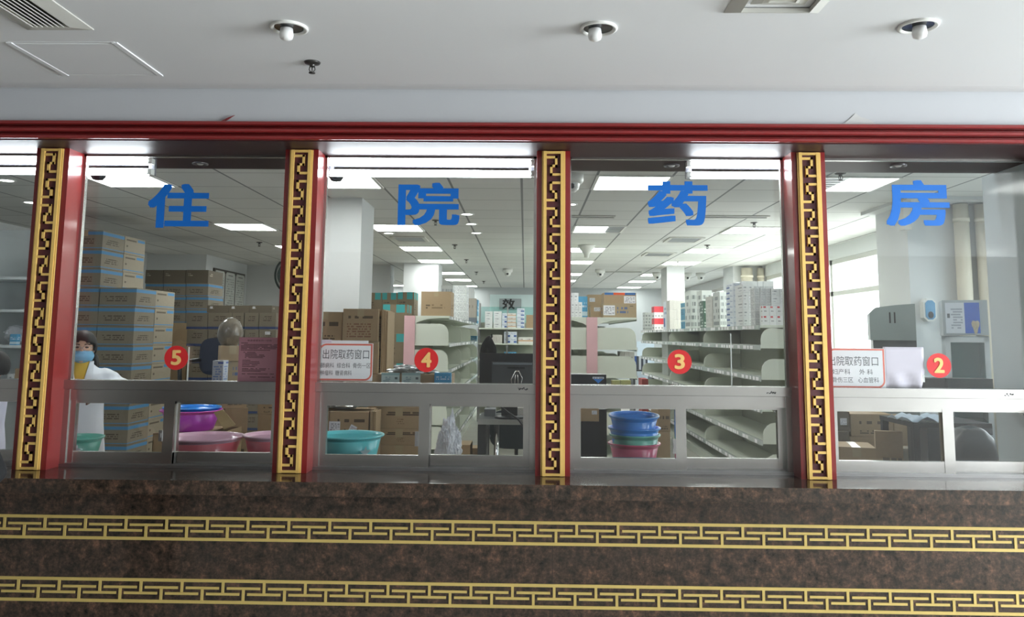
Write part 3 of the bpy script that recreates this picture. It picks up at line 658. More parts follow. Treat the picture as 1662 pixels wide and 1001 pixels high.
# ---- cartons against the corner wall behind them
GRP_C = 'cartons against the left corner wall'
edges = (438, 459.5, 481, 502.5, 524); zt_ = atY(290, 438, 6.5).z
for ci, (u0, u1) in enumerate(((236, 264.5), (265.5, 301), (302, 338))):
    for r in range(4):
        carton(u0, edges[r], u1, edges[r+1], 6.5, .5, CB_DARK if r == 0 else CB_BLUE, 'carton against the corner wall, %s row from top, %s of three from left' % (ORD[r], ORD[ci]), GRP_C)
    carton(u0, 524, u1, 700, 6.5, .5, CB_PLAIN, 'tall plain carton under the corner wall cartons, %s of three from left' % ORD[ci], GRP_C, z0=0)
# ---- dark row below the posters
GRP_D = 'brown cartons below the posters'
dcols = ((303, 336.5), (337.5, 375.5), (376.5, 395.5), (397, 419.5), (420.5, 447.5)); de = (507.5, 535, 562.5, 590, 617.5, 645, 672, 699, 726)
for ci, (u0, u1) in enumerate(dcols):
    for r in range(8):
        if r > 4 and ci in (0, 1): continue
        carton(u0, de[r], u1, de[r+1]-.6, 5.6, .42, CB_DBLUE, 'dark blue lined carton below the posters, %s row, %s from left' % (ORD[r], ORD[ci]), GRP_D,
               stickers=[(.0, .8, .06, .035, LBL, 0)] if (ci, r) == (4, 1) else ())
    carton(u0, (de[8] if ci > 1 else de[5]), u1, 760, 5.6, .42, CB_PLAIN, 'bottom plain carton below the posters, %s from left' % ORD[ci], GRP_D, z0=0)
ztop = atY(370, 507.5, 5.6).z
for k, (u0, u1) in enumerate(((336, 371.5), (372, 404.5), (405, 441))):
    carton(u0, 495.5, u1, 507, 5.62, .38, CB_DARK, 'flat dark carton lying on top of the row below the posters, %s from left' % ORD[k], 'flat cartons below the posters', z0=ztop+.001, stickers=[(-.3, .7, .03, .025, LBL, 0)])
# posters on the corner wall
wx = -5.05; t = thing('notice_board', 'dark framed board of three printed panels on the corner wall', 'board', (wx, 0, 0))
pa, pb = atX(344, 465, wx), atX(394, 470, wx); zt_, zb_ = atX(344, 434, wx).z, atX(344, 500, wx).z
b = B(); abox(b, 0, .03, pa.y, pb.y, zb_, zt_); obj('frame', b, pm('board_frame_brown', srgb(78, 74, 68), .5), t, bev=.004)
PPM = printed('poster_print', srgb(218, 220, 214), [], [(.1, .9, .05, .85, 12, 22, srgb(150, 154, 150)), (.25, .75, .9, .95, 1, 8, srgb(90, 90, 90))], .5, .02)
wd = (pb.y-pa.y)/3
for k in range(3):
    y0 = pa.y+k*wd+.05*wd; y1 = pa.y+(k+1)*wd-.05*wd; r = .04; b = B()
    prism(b, [(y0, zb_+.03), (y1, zb_+.03), (y1, zt_-.03-r), (y1-r, zt_-.03), (y0+r, zt_-.03), (y0, zt_-.03-r)], .03, .034, 'x'); obj('poster', b, PPM, t)
# round wall fan beside the pillar
p = atY(470, 446, 9.9); t = thing('wall_fan', 'round dark rimmed wall fan half hidden by the second pillar', 'fan', (p.x, 9.9, p.z))
ff = pm('fan_rim_green', srgb(44, 62, 60), .4)
b = B(); r = .25
pts = [(r*math.cos(a*PI/24), 0, 1.2*r*math.sin(a*PI/24)) for a in range(49)]; atube(b, pts, .018, 8, False); obj('rim', b, ff, t)
b = B()
for k in range(1, 9): q = r*k/9; atube(b, [(q*math.cos(a*PI/16), -.09*(1-(k/9)**2), 1.2*q*math.sin(a*PI/16)) for a in range(33)], .003, 5, False)
for a in range(12): an = a*PI/6; atube(b, [(r*s_*math.cos(an), -.09*(1-s_*s_), 1.2*r*s_*math.sin(an)) for s_ in (.05, .35, .7, 1)], .003, 5)
obj('grille', b, pm('fan_grille', srgb(130, 144, 142), .4, .4), t)
b = B(); lathe(b, [(0, 0), (.22, .0), (.2, .06), (.1, .12), (0, .13)], 24); o = obj('fan_body', b, pm('fan_body_green', srgb(92, 116, 114), .5), t, rot=(-PI/2, 0, 0))
b = B(); atube(b, [(0, .12, 0), (0, .45, -.05)], .03); obj('arm', b, ff, t)

# ---- near cartons behind window 5
ze = atY(368, 745, 2.3).z
def rc(u0, v0, u1, v1, y, mat, label, rot, group=None, z0=None, **k):
    x0, x1, a, c = rect(u0, v0, u1, v1, y); wd = (x1-x0)/(abs(math.cos(rot))+.75*abs(math.sin(rot)))
    o = carton_at((x0+x1)/2+.375*wd*math.sin(rot), y, a if z0 is None else z0, wd, wd*.75, c-(a if z0 is None else z0), mat, label, group, rot=rot, **k); return o
G5 = 'turned cartons beside the pink notice'
rc(348, 561, 394, 586, 2.3, CB_PLAIN, 'small turned carton, topmost of the stack beside the pink notice', .5, G5, tape=True)
rc(353, 586.5, 396, 619, 2.32, CB_BPR, 'turned carton with blue print, second in the stack beside the pink notice', .5, G5)
rc(352, 619.5, 398, 662, 2.3, CB_SYM, 'plain turned carton, third in the stack beside the pink notice', .5, G5)
rc(354, 662.5, 398, 745, 2.3, CB_SYM, 'large turned carton at the floor of the stack beside the notice', .5, G5, z0=0)
carton(418, 636, 466, 655, 2.7, .3, CB_SYM, 'carton with handling symbols, topmost behind the pink basins', 'cartons behind the pink basins')
carton(418, 655.5, 466, 671, 2.7, .3, CB_SYM, 'carton with handling symbols, second behind the pink basins', 'cartons behind the pink basins')
carton(417, 671.5, 467, 760, 2.7, .3, CB_SYM, 'tall carton with handling symbols at the floor behind the pink basins', 'cartons behind the pink basins', z0=0)
# dark chair back and wrapped dome
def office_chair(x, y, label, seat_z=.5, top=1.25, w_=.5, mat=LEATHER, rotz=0):
    t = thing('office_chair', label, 'chair', (x, y, 0), rotz, None)
    b = B(); pts = []
    for k in range(28):
        a = 2*PI*k/28; cx, cz = math.cos(a), math.sin(a); pts.append((w_/2*math.copysign(abs(cx)**.55, cx), (seat_z+.12+top)/2+(top-seat_z-.12)/2*math.copysign(abs(cz)**.55, cz)))
    prism(b, pts, .2, .29); obj('backrest', b, mat, t, bev=.03)
    b = B(); abox(b, -w_/2, w_/2, -.25, .22, seat_z-.09, seat_z); obj('seat', b, mat, t, bev=.03)
    b = B(); atube(b, [(0, 0, seat_z-.09), (0, 0, .1)], .03); obj('gas_lift', b, CHROME, t)
    for k in range(5):
        a = k*2*PI/5; b = B(); atube(b, [(0, 0, .1), (.28*math.cos(a), .28*math.sin(a), .07)], [.025, .018]); ball(b, (.28*math.cos(a), .28*math.sin(a), .03), .03, sub=2); obj('leg', b, BLACK, t)
    for s in (-1, 1):
        b = B(); atube(b, [(s*w_/2, .2, seat_z+.25), (s*(w_/2+.03), -.12, seat_z+.24), (s*(w_/2), -.15, seat_z-.04)], .018); obj('armrest', b, BLACK, t)
    b = B(); atube(b, [(0, .15, seat_z-.04), (0, .26, seat_z+.05), (0, .28, seat_z+.3)], .02); obj('back_stem', b, BLACK, t)
    return t
p = atY(349, 590, 3.2); office_chair(p.x+.03, 3.0, 'navy high-backed chair behind the turned cartons', 1.02, 1.46, .34, NAVY)
b = B(); vs = ball(b, (0, 0, 0), .095, .095, .12, 4)
for v in vs: v.co *= 1+.05*noise.noise(v.co*22)
for f in b.faces: f.smooth = False
p = atY(369, 556, 2.4); obj('wrapped_bundle', b, pm('grey_brown_wrap', srgb(120, 112, 100), .16, 0, .5, vary=.25, vscale=12), loc=(p.x, 2.45, atY(369, 561, 2.4).z+.095), label='shiny grey plastic wrapped bundle on the stack of turned cartons', cat='bundle')
PKB = printed('pouch_blue_print', srgb(222, 228, 236), [(.0, .06, srgb(80, 110, 180)), (.86, .93, srgb(60, 90, 170), .5, 1)], [(.1, .85, .12, .8, 6, 7, srgb(120, 150, 205))], .35, .05)
carton(344.5, 585, 362, 621, .5, .07, PKB, 'white and blue printed packet standing behind window 5', None, z0=SHZ, name='packet', cat='packet')

# ---- basins
def basin(x, y, z, r, h, mat, label, group=None, rim=None, inside=None, tilt=0, handles=False):
    t = thing('basin', label, 'basin', (x, y, z), 0, group); t.rotation_euler.x = tilt
    b = B(); lathe(b, [(0, .002), (r*.70, 0), (r*.72, .006), (r*.90, h-.02), (r*.885, h-.018)], 48, mi=0); lathe(b, [(r*.885, h-.018), (r*.70, .01), (0, .008)], 48, mi=1); bmesh.ops.remove_doubles(b, verts=b.verts[:], dist=1e-5); obj('bowl', b, [mat, inside or mat], t)
    b = B(); lathe(b, [(r*.895, h-.024), (r*.93, h-.012), (r*.985, h-.010), (r, h-.003), (r*.985, h), (r*.92, h-.001), (r*.88, h-.022)], 48); obj('rim', b, rim or mat, t)
    return t
def plastic(name, c, dark=0): return pm(name, srgb(*c), .28, 0, .3, vary=.03)
HP, HPL, PUR, TQ, BLU, GRN, PKD = plastic('coral_pink_plastic', (255, 128, 142)), plastic('pale_pink_plastic', (255, 206, 226)), plastic('purple_plastic', (206, 84, 212)), plastic('turquoise_plastic', (112, 226, 232)), plastic('blue_plastic', (52, 150, 246)), plastic('green_plastic', (110, 196, 176)), plastic('rose_plastic', (232, 100, 140))
WT = .80
def rimz(v, y): return atY(831, v, y).z
def basin_px(u0, u1, v, y, mat, label, **k):
    a, c = atY(u0, v, y), atY(u1, v, y); z = (a.z+c.z)/2; return basin((a.x+c.x)/2, y, k.pop('z0', WT), (c.x-a.x)/2, z-k.pop('zb', WT), mat, label, **k)
basin_px(267, 394.5, 707, .62, HP, 'large pink basin with pale rim behind the right sash of window 5', rim=HPL, inside=HPL)
basin_px(396, 496, 704, .64, HP, 'pink basin half hidden behind the second pillar', rim=HPL, inside=HPL)
basin_px(78, 165.5, 708, .62, GRN, 'mint green basin in front of the masked woman')
zo = atY(310, 697, 2.0).z
o = basin_px(263, 359.5, 664, 2.0, PUR, 'purple basin standing on an opened carton', rim=pm('magenta_rim', srgb(222, 100, 196), .3), z0=zo, zb=zo)
basin_px(267, 357, 659.5, 2.0, BLU, 'blue basin nested inside the purple basin', z0=zo+.012, zb=zo+.012)
# opened carton with a flap
x0, x1, z0_, z1_ = rect(270, 697, 372, 760, 2.0); x0 += .0
t = thing('open_carton', 'opened carton with raised flap under the purple basin', 'box', ((x0+x1)/2, 1.78, 0)); hx = (x1-x0)/2; hz = zo-.002; hd = .23
b = B(); abox(b, -hx, hx, 0, 2*hd, 0, .006); abox(b, -hx, hx, 0, .006, 0, hz); abox(b, -hx, hx, 2*hd-.006, 2*hd, 0, hz); abox(b, -hx, -hx+.006, 0, 2*hd, 0, hz); abox(b, hx-.006, hx, 0, 2*hd, 0, hz); abox(b, -hx, hx-.12, 0, 2*hd, hz-.006, hz); obj('body', b, CB_PLAIN, t)
b = B(); q = [atY(u, v, 1.78)-Vector(((x0+x1)/2, 1.78, 0)) for u, v in ((347, 669), (362, 664), (383, 689), (364, 697))]
prism(b, [(k.x, k.z) for k in q], -.004, .0); obj('flap', b, pm('flap_inner_board', srgb(188, 164, 122), .8), t)
# bag in the mint basin
def crumple(name, label, cat, c, rx, ry, rz, amp, mat, seed=0, sub=4, group=None, parent=None):
    b = B(); vs = ball(b, (0, 0, 0), 1, 1, 1, sub)
    for v in vs:
        d = 1+amp*noise.noise(v.co*1.7+Vector((seed, 0, 0)))+amp*.7*abs(noise.noise(v.co*4.3+Vector((0, seed, 0))))+amp*.35*noise.noise(v.co*11)
        v.co = Vector((v.co.x*rx*d, v.co.y*ry*d, v.co.z*rz*d))
    for f in b.faces: f.smooth = amp < .2
    return obj(name, b, mat, parent, c, label=label, cat=cat, group=group)
p = atY(134, 722, .52); crumple('plastic_bag', 'crumpled white plastic bag in front of the mint basin', 'bag', (p.x, .36, WT+.055), .09, .05, .062, .45, PLBAG, 3)
# turquoise basin behind window 4 with white star marks
o = basin_px(510, 623.5, 704, .60, TQ, 'turquoise basin with white star marks behind window 4')
cx = o.location.x; b = B()
for ang in (-PI/2-.62, -PI/2+.72):
    pts = []
    for k in range(10):
        rr = (.034 if k % 2 == 0 else .015); a = PI/2+k*PI/5; pts.append((rr*math.cos(a), rr*math.sin(a)))
    r0 = .85*(atY(623.5, 704, .6).x-atY(504, 704, .6).x)/2; base = Vector((r0*math.cos(ang), r0*math.sin(ang), .098)); tx = Vector((-math.sin(ang), math.cos(ang), 0)); nx = Vector((math.cos(ang), math.sin(ang), 0))
    vs = [b.verts.new(base+tx*px_+Vector((0, 0, 1))*pz+nx*(.006+pz*.16)) for px_, pz in pts]; b.faces.new(vs)
obj('star_mark', b, pm('star_white', srgb(210, 236, 240), .4), o, label='white star printed on the bowl')
# stacked basins behind window 3
GB = 'stacked basins behind window 3'
zs = [rimz(v, .56) for v in (715, 701, 690, 670)]
a, c = atY(987, 715, .56), atY(1072.5, 715, .56); xm, rr = (a.x+c.x)/2, (c.x-a.x)/2
basin(xm-.002, .56, WT, rr, zs[0]-WT, PKD, 'rose pink basin, lowest of the stack behind window 3', GB)
basin(xm+.002, .56, WT+.05, rr*.975, zs[1]-WT-.05, GRN, 'green basin, second from bottom of the stack behind window 3', GB)
basin(xm-.001, .56, WT+.085, rr*1.01, zs[2]-WT-.085, BLU, 'blue basin, third from bottom of the stack behind window 3', GB)
basin(xm-.003, .56, WT+.16, rr*.97, zs[3]-WT-.16, BLU, 'tilted blue basin, topmost of the stack behind window 3', GB, tilt=.06)

# ---- gondola shelving
def end_panel(b, d, h, t0, s, y):
    r = .11; pts = [(0, 0), (d, 0), (d, h-r)]+[(d-r+r*math.cos(a), h-r+r*math.sin(a)) for a in (.4, .8, 1.2)]+[(d-r, h), (0, h)]
    prism(b, [(s*px_, t0+pz) for px_, pz in (pts if s > 0 else pts[::-1])], y-.006, y+.006)
def gondola(xc, sides, ys, top, levels, d, label, pinkpost=True, ph=.2, post_w=.06):
    t = thing('shelving_unit', label, 'shelf', (xc, ys[0], 0)); y0 = ys[0]; Ls = [y-y0 for y in ys]
    b = B(); abox(b, -.02, .02, .0, Ls[-1], .08, top); obj('back_panel', b, SHELFB, t)
    for i, y in enumerate(Ls):
        b = B(); abox(b, -post_w/2, post_w/2, y-.03, y+.0, 0, top-.026 if i else top-.001); o = obj('post', b, PINKP if (pinkpost and i == 0) else SHELFC, t, bev=.004)
    for s in sides:
        b = B(); abox(b, min(0, s*d), max(0, s*d), 0, Ls[-1], 0, .09); obj('base', b, SHELFC, t)
    for s in sides:
        for z in [top]+list(levels):
            flat = z == top
            for i in range(len(Ls)-1):
                a_, c_ = Ls[i]+.006, Ls[i+1]-.006
                b = B(); abox(b, min(s*.02, s*d), max(s*.02, s*d), a_, c_, z-.025, z); sh = obj('shelf_board', b, SHELFC, t)
                b = B(); abox(b, min(s*d, s*(d+.012)), max(s*d, s*(d+.012)), a_, c_, z-.042, z+.008 if not flat else z-.001)
                obj('price_rail', b, SHELFG, sh)
                b = B(); k = 0; y = a_+.05; rr = random.Random(int(z*1000)+i)
                while y < c_-.12:
                    wl = rr.uniform(.05, .12)
                    if rr.random() < .6: abox(b, min(s*(d+.012), s*(d+.0135)), max(s*(d+.012), s*(d+.0135)), y, y+wl, z-.036, z-.004)
                    y += wl+rr.uniform(.01, .06)
                if len(b.verts): obj('price_card', b, PAPERW, sh)
                else: b.free()
                if not flat:
                    for y in (a_+.008, c_-.008):
                        b = B(); end_panel(b, d-.005, ph, z, s, y); obj('end_panel', b, SHELFC, sh)
                else:
                    for y in (a_+.008, c_-.008):
                        b = B(); pts = [(s*.02, z-.025), (s*d*.8, z-.025)]+[(s*(.02+(d*.8-.02)*(1-math.sin(q))), z-.025-.13*(1-math.cos(q))) for q in (.5, .9, 1.3, 1.57)]
                        prism(b, pts, y-.006, y+.006); obj('bracket', b, SHELFC, sh)
    return t
gondola(-1.40, (1,), (6.0, 8.0, 10.0, 12.0), 1.735, (1.40, 1.085, .77, .455, .17), .475, 'cream shelving unit with pink end post behind number 4', post_w=.13, ph=.24)
gondola(.81, (-1, 1), (6.0, 7.6, 9.2), 1.735, (1.37, 1.03, .70, .36), .54, 'cream double-sided shelving unit with pink end post beside number 3', post_w=.13, ph=.24)
gondola(2.72, (-1,), (3.95, 6.4, 8.8, 11.7), 1.625, (1.43, 1.135, .84, .54, .25), .48, 'long cream medicine shelving unit receding behind number 3 to the window wall', False, .17)

# ---- cartons behind window 4
G4 = 'brown cartons before the square column'
def col(u0, u1, vs, y, dep, mats, fmt, group, floor=760, **k):
    for i in range(len(vs)-1): carton(u0, vs[i], u1, vs[i+1]-.5, y, dep, mats[min(i, len(mats)-1)], fmt % ORD[i], group, **k)
    carton(u0, vs[-1], u1, floor, y, dep, mats[-1], fmt % ('floor-standing' if '%s from' not in fmt else 'lowest'), group, z0=0)
for r, (v0, v1, m_) in enumerate(((506, 557, CB_SYM), (557.5, 608, CB_SYM))):
    carton(500, v0, 554.5, v1, 2.6, .34, m_, 'carton at the left of the column stack behind window 4, %s from top' % ORD[r], G4, tape=(r == 0))
carton(500, 608.5, 554.5, 760, 2.6, .34, CB_PLAIN, 'tall carton at the floor, left of the column stack behind window 4', G4, z0=0)
for r, (v0, v1, m_) in enumerate(((501, 553.5, CB_PRINT), (554, 606, CB_PRINT))):
    carton(556.5, v0, 613.5, v1, 2.5, .36, m_, 'printed carton at the right of the column stack behind window 4, %s from top' % ORD[r], G4, tape=(r == 0))
carton(556.5, 606.5, 613.5, 760, 2.5, .36, CB_PLAIN, 'tall carton at the floor, right of the column stack behind window 4', G4, z0=0)
for k in range(3):
    u0 = 616+k*3.6; carton(u0, 502+k*1.5, u0+3.2, 760, 2.54+k*.012, .33, CB_PLAIN, 'flattened carton standing on edge beside the column stack, %s from left' % ORD[k], 'flattened cartons beside the column stack', z0=0, name='flat_carton')
# low cartons seen through the left sash of window 4
ztop = atY(560, 668, 1.7).z
carton(504, 668, 534, 705, 1.72, .3, CB_PLAIN, 'carton at the left edge of the left sash of window 4', 'low cartons behind the turquoise basin', z1=ztop)
bpy.data.objects[-1] if False else None
carton(535, 669, 598, 706, 1.7, .32, CB_SYM, 'carton with two white labels behind the turquoise basin', 'low cartons behind the turquoise basin', z1=ztop, stickers=[(-.37, .32, .075, .08, LBL, 0), (.08, .2, .045, .07, LBL, .45)])
carton(504, 706.5, 598, 760, 1.7, .34, CB_PLAIN, 'wide carton under the labelled cartons behind the turquoise basin', 'low cartons behind the turquoise basin', z0=0)
for k in range(2): carton(600+k*5, 667+k, 604+k*5, 760, 1.7+k*.01, .2, CB_PLAIN, 'flattened carton on edge right of the labelled carton, %s from left' % ORD[k], 'flattened cartons right of the labelled carton', z0=0, name='flat_carton')
p = atY(555, 664, 1.8); crumple('film_bundle', 'crumpled clear silver film on the cartons behind window 4', 'film', (p.x, 1.86, ztop+.045), .2, .1, .03, .5, FOIL, 5)
for r, (v0, v1) in enumerate(((661, 695), (695.5, 722), (722.5, 760))):
    carton(611, v0, 684, v1, 1.95, .3, CB_BAR, 'carton with dark printed bar, %s from top, in the stack at the sash mullion' % ORD[r], 'bar printed cartons behind window 4', tape=True, z0=0 if r == 2 else None)
carton(612, 640, 683, 660.5, 1.95, .28, CB_BAR, 'flat carton lying on top of the bar printed stack', 'bar printed cartons behind window 4')
p = atY(653, 737, .6); b = B(); ball(b, (0, 0, .014), .02, .02, .014, 2); obj('paper_ball', b, PAPERW, loc=(p.x, .6, WT), label='small white paper wad on the worktop behind window 4', cat='paper')
# pharmacy boxes on the narrow shelf of window 4
x0, x1, _, zc = rect(612, 604, 734, 622, .42)
carton_at((x0+x1)/2, .40, SHZ, x1-x0, .16, .058, CB_PLAIN, 'long low open carton on the shelf below number 4', None, 'tray_carton', 'box', stickers=())
for k, (u0, u1, nm) in enumerate(((619, 648, 'pale green card with small print'), (652, 682, 'pale green card with dark portrait mark'))):
    carton(u0, 605, u1, 621, .385, .012, GUM, nm + ' leaning on the low carton below number 4', 'cards on the low carton', z0=SHZ, name='card', cat='card')
carton(705, 605, 732, 622, .37, .03, PK_SKY, 'blue medicine pack standing right of the cards below number 4', None, z0=SHZ, name='medicine_pack', cat='pack')
p = atY(668, 601, .46); crumple('film_strip', 'crumpled silver film lying on the low carton below number 4', 'film', (p.x, .475, SHZ+.058+.02), .1, .05, .02, .7, FOIL, 9)
# teal taped cartons behind the pink post
G6 = 'teal taped cartons by the far column'
for r, (v0, v1) in enumerate(((494, 541), (541.5, 589), (589.5, 640))):
    carton(621, v0, 660.5, v1, 6.3, .42, CB_TEAL, 'teal taped carton left of the pink post, %s from top' % ORD[r], G6)
carton(621, 640.5, 660.5, 740, 6.3, .42, CB_PLAIN, 'plain carton at the floor left of the pink post', G6, z0=0)
for k, (u0, u1) in enumerate(((594, 620), (620.5, 645), (645.5, 672))):
    carton(u0, 475 - (k == 2), u1, 515, 7.4, .4, CB_TEAL, 'teal taped carton in the back row, %s from the square column' % ORD[k], G6)
    carton(u0, 515.5, u1, 740, 7.4, .4, CB_PLAIN, 'tall carton under the back row of teal taped cartons, %s from left' % ORD[k], G6, z0=0)
# on top of the shelving unit behind number 4
T4 = 1.735
carton(683.5, 473, 732, 514, 6.05, .38, CB_BPR if False else printed('carton_grey_logo', CARD, [], [(.16, .3, .3, .5, 2, 9, DK), (.34, .8, .3, .52, 2, 14, srgb(120, 98, 70))]), 'large brown carton on the shelf top behind number 4', None, z0=T4, tape=True)
for r in range(4):
    x0, x1, a, c = rect(735.5, 463+r*14, 757, 477+r*14, 8.3); hh = (atY(745, 463, 8.3).z-T4)/4
    carton_at((x0+x1)/2, 8.3, T4+hh*(3-r), x1-x0, .5, hh-.002, PK_DENSE, 'white printed carton in the four high stack on the shelf top, %s from top' % ORD[r], 'four high white cartons on the shelf top')
carton(716, 463, 735, 480, 7.3, .3, PK_DENSE, 'small white carton behind the large brown carton', None, z0=T4, name='carton')
carton(757, 484, 772, 526, 10.6, .4, printed('pack_taupe', srgb(170, 162, 152), [(0, .2, srgb(100, 108, 118))], [(.2, .7, .6, .8, 1, 5, srgb(120, 110, 104))]), 'tall taupe carton on the shelf top behind the white stack', None, z0=T4)
carton(770, 486, 775, 530, 11.4, .4, PK_SKY, 'pale teal pack at the far end of the shelf top', None, z0=T4, name='medicine_pack', cat='pack')
carton(758, 467, 769, 486, 11.1, .3, PK_WHITE, 'pale carton farther back on the shelf top behind number 4', None, z0=T4)
# a few packs on the shelf below
carton(761, 545, 774, 555, 10.8, .2, PK_SKY, 'sky blue pack on the second shelf behind number 4', None, z0=1.40, name='medicine_pack', cat='pack')
carton(750, 549, 758, 556, 10.1, .2, PK_ORANGE, 'cream pack on the second shelf behind number 4', None, z0=1.40, name='medicine_pack', cat='pack')

# ---- far medicine rack in the middle
fy = 10.5; xa, xb = atY(777, 540, fy).x, atY(869, 540, fy).x
FL = [atY(820, v, fy).z for v in (532, 557, 583)]
t = thing('wall_rack', 'far grey rack of medicine packs behind the monitor', 'shelf', ((xa+xb)/2, fy, 0)); hw = (xb-xa)/2
for s in (-1, 0, 1):
    b = B(); abox(b, s*hw-.015, s*hw+.015, .0, .03, 0, FL[0]+.02); obj('post', b, STEEL2, t)
    b = B(); abox(b, s*hw-.015, s*hw+.015, .37, .4, 0, FL[0]+.45); obj('post', b, STEEL2, t)
for z in FL+[FL[2]-.3, FL[2]-.6]:
    b = B(); abox(b, -hw, hw, -.01, .4, z-.025, z); obj('shelf_board', b, SHELFC, t)
b = B(); abox(b, -hw, hw, .4, .41, .1, FL[0]+.1); obj('back_panel', b, SHELFB, t)
def packs(u0, v0, u1, v1, y, nx, nz, dep, mat, fmt, group, z0, gap=.002):
    x0, x1, a, c = rect(u0, v0, u1, v1, y); c2 = c-.0; pw, phh = (x1-x0)/nx, (c2-z0)/nz
    first = None
    for r in range(nz):
        for k in range(nx):
            lab = fmt
            bits = []
            if nz > 1: bits.append('%s row up' % ORD[r])
            if nx > 1: bits.append('%s from left' % ORD[k])
            if bits: lab += ', ' + ', '.join(bits)
            loc = (x0+pw*(k+.5), y+random.uniform(0, .006), z0+phh*r)
            if first is None:
                b = B(); abox(b, -pw/2+gap/2, pw/2-gap/2, 0, dep, 0, phh-.0015); first = obj('medicine_pack', b, mat, None, loc, bev=.0015, label=lab, cat='pack', group=group)
            else: dup(first, loc, lab)
GF = 'packs on the far rack'
packs(787, 505, 799.5, 531, fy+.02, 1, 3, .2, PK_WHITE, 'white pack, far rack top, left stack', GF, FL[0])
packs(801, 505, 814, 531, fy+.02, 1, 3, .2, PK_WHITE, 'white pack on the far rack top, second stack', GF, FL[0])
packs(814.5, 508, 823, 531, fy+.02, 1, 3, .2, PK_BLUE, 'blue pack on the far rack top, third stack', GF, FL[0])
packs(823.5, 508, 837.5, 531, fy+.02, 1, 4, .2, PK_ORANGE, 'orange lined pack on the far rack top', GF, FL[0])
packs(839, 500, 851.5, 531, fy+.02, 1, 5, .2, PK_BLUE, 'blue printed pack on the far rack top, right stack', GF, FL[0])
carton(854, 511, 867, 531, fy+.02, .2, CB_PLAIN, 'small brown carton at the right end of the far rack top', GF, z0=FL[0])
packs(798, 543, 815, 556, fy+.02, 2, 1, .2, PK_BEIGE, 'greyish pack, far rack middle board', GF, FL[1])
packs(818, 538, 839, 556, fy+.02, 2, 2, .2, PK_BLUE, 'blue pack, far rack middle board', GF, FL[1])
packs(841, 547, 866, 556, fy+.02, 2, 1, .2, PK_ORANGE, 'flat orange lined pack, far rack', GF, FL[1])
packs(818, 571, 838, 582, fy+.02, 1, 2, .2, PK_SKY, 'flat blue pack on the low board of the far rack', GF, FL[2])
# glass partition and sign far behind
gx0, gx1 = atY(779, 500, 14.5).x, atY(870, 500, 14.5).x
t = thing('glass_partition', 'greenish glass partition in front of the back wall', 'partition', ((gx0+gx1)/2, 14.5, 0))
b = B(); abox(b, -(gx1-gx0)/2, (gx1-gx0)/2, 0, .01, 0, atY(830, 498, 14.5).z); obj('pane', b, GLASSG, t)
b = B(); abox(b, -(gx1-gx0)/2, (gx1-gx0)/2, -.02, .03, 0, .12); obj('base_rail', b, STEEL2, t)
x0, x1, z0_, z1_ = rect(795, 478, 868, 520, 15.4)
b = B(); abox(b, -(x1-x0)/2, (x1-x0)/2, 0, .04, 0, z1_-.0); obj('white_screen', b, pm('screen_pale_teal', srgb(206, 222, 222), .5), loc=((x0+x1)/2, 15.4, 0), label='pale standing screen before the far back wall', cat='screen')
x0, x1, z0_, z1_ = rect(810, 484, 846, 502, 15.2)
t = thing('wall_sign', 'grey sign with dark brush characters far behind window 4', 'sign', ((x0+x1)/2, 15.36, z0_))
b = B(); abox(b, -(x1-x0)/2, (x1-x0)/2, 0, .04, 0, z1_-z0_); obj('board', b, pm('sign_grey', srgb(150, 156, 158), .6), t)
me = text_mesh('效', -.18, .1, .02, z1_-z0_-.01, .004, thick=.008); obj('character', me, INKB, t, (0, -.002, 0))
# black jacket over a far chair back
b = B(); vs = ball(b, (0, 0, 0), 1, 1, 1, 4); p = atY(792.5, 562, 3.9)
for v in vs:
    k = (1-v.co.z)*.5; sc_ = .45+.65*k; d = 1+.1*noise.noise(v.co*3)
    v.co = Vector((v.co.x*.062*sc_*1.5*d, v.co.y*.05*d, v.co.z*.11))
obj('cloth_bag', b, DARKC, loc=(p.x, 3.93, p.z-.01), label='black cloth bag hanging on a stand behind the monitor', cat='bag')
t = thing('coat_stand', 'dark coat stand behind the monitor in window 4', 'stand', (p.x-.0, 4.03, 0)); b = B(); atube(b, [(0, 0, .02), (0, 0, p.z+.10)], .016); obj('pole', b, BLACK, t)
b = B(); lathe(b, [(0, 0), (.18, 0), (.17, .02), (0, .03)], 24); obj('base', b, BLACK, t)
b = B(); atube(b, [(0, 0, p.z+.06), (.03, -.05, p.z+.09), (.03, -.09, p.z+.11)], .009); obj('hook', b, BLACK, t)
# ---- monitor and desk behind window 4
dz = .79; xa, xb = atY(776, 640, 3.2).x, atY(884, 640, 3.2).x
t = thing('desk', 'dark desk with round steel leg behind window 4', 'desk', ((xa+xb)/2, 3.2, 0)); hw = (xb-xa)/2
b = B(); abox(b, -hw, hw, 0, .62, dz-.03, dz); obj('desktop', b, DGREY, t, bev=.006)
b = B(); abox(b, -hw, hw, -.01, .0, dz-.04, dz+.004); obj('edge_strip', b, STEEL, t)
for x in (atY(806, 700, 3.25).x-(xa+xb)/2, hw-.1):
    b = B(); atube(b, [(x, .06, 0), (x, .06, dz-.03)], .022, 16); obj('leg', b, CHROME, t)
b = B(); abox(b, -hw, -hw+.07, .02, .5, 0, dz-.03); obj('side_leg', b, DGREY, t)
mx0, mx1, mz0, mz1 = rect(778, 574, 869, 634, 3.28)
t = thing('monitor', 'black computer monitor seen from behind in window 4', 'monitor', ((mx0+mx1)/2, 3.28, dz+.003)); hw = (mx1-mx0)/2; h0, h1 = mz0-dz, mz1-dz
b = B(); abox(b, -hw, hw, .03, .06, h0, h1); obj('shell', b, BLACK, t, bev=.01)
b = B(); abox(b, -hw*.55, hw*.93, -.02, .03, h0, h1-.075); obj('rear_bulge', b, DGREY, t, bev=.02)
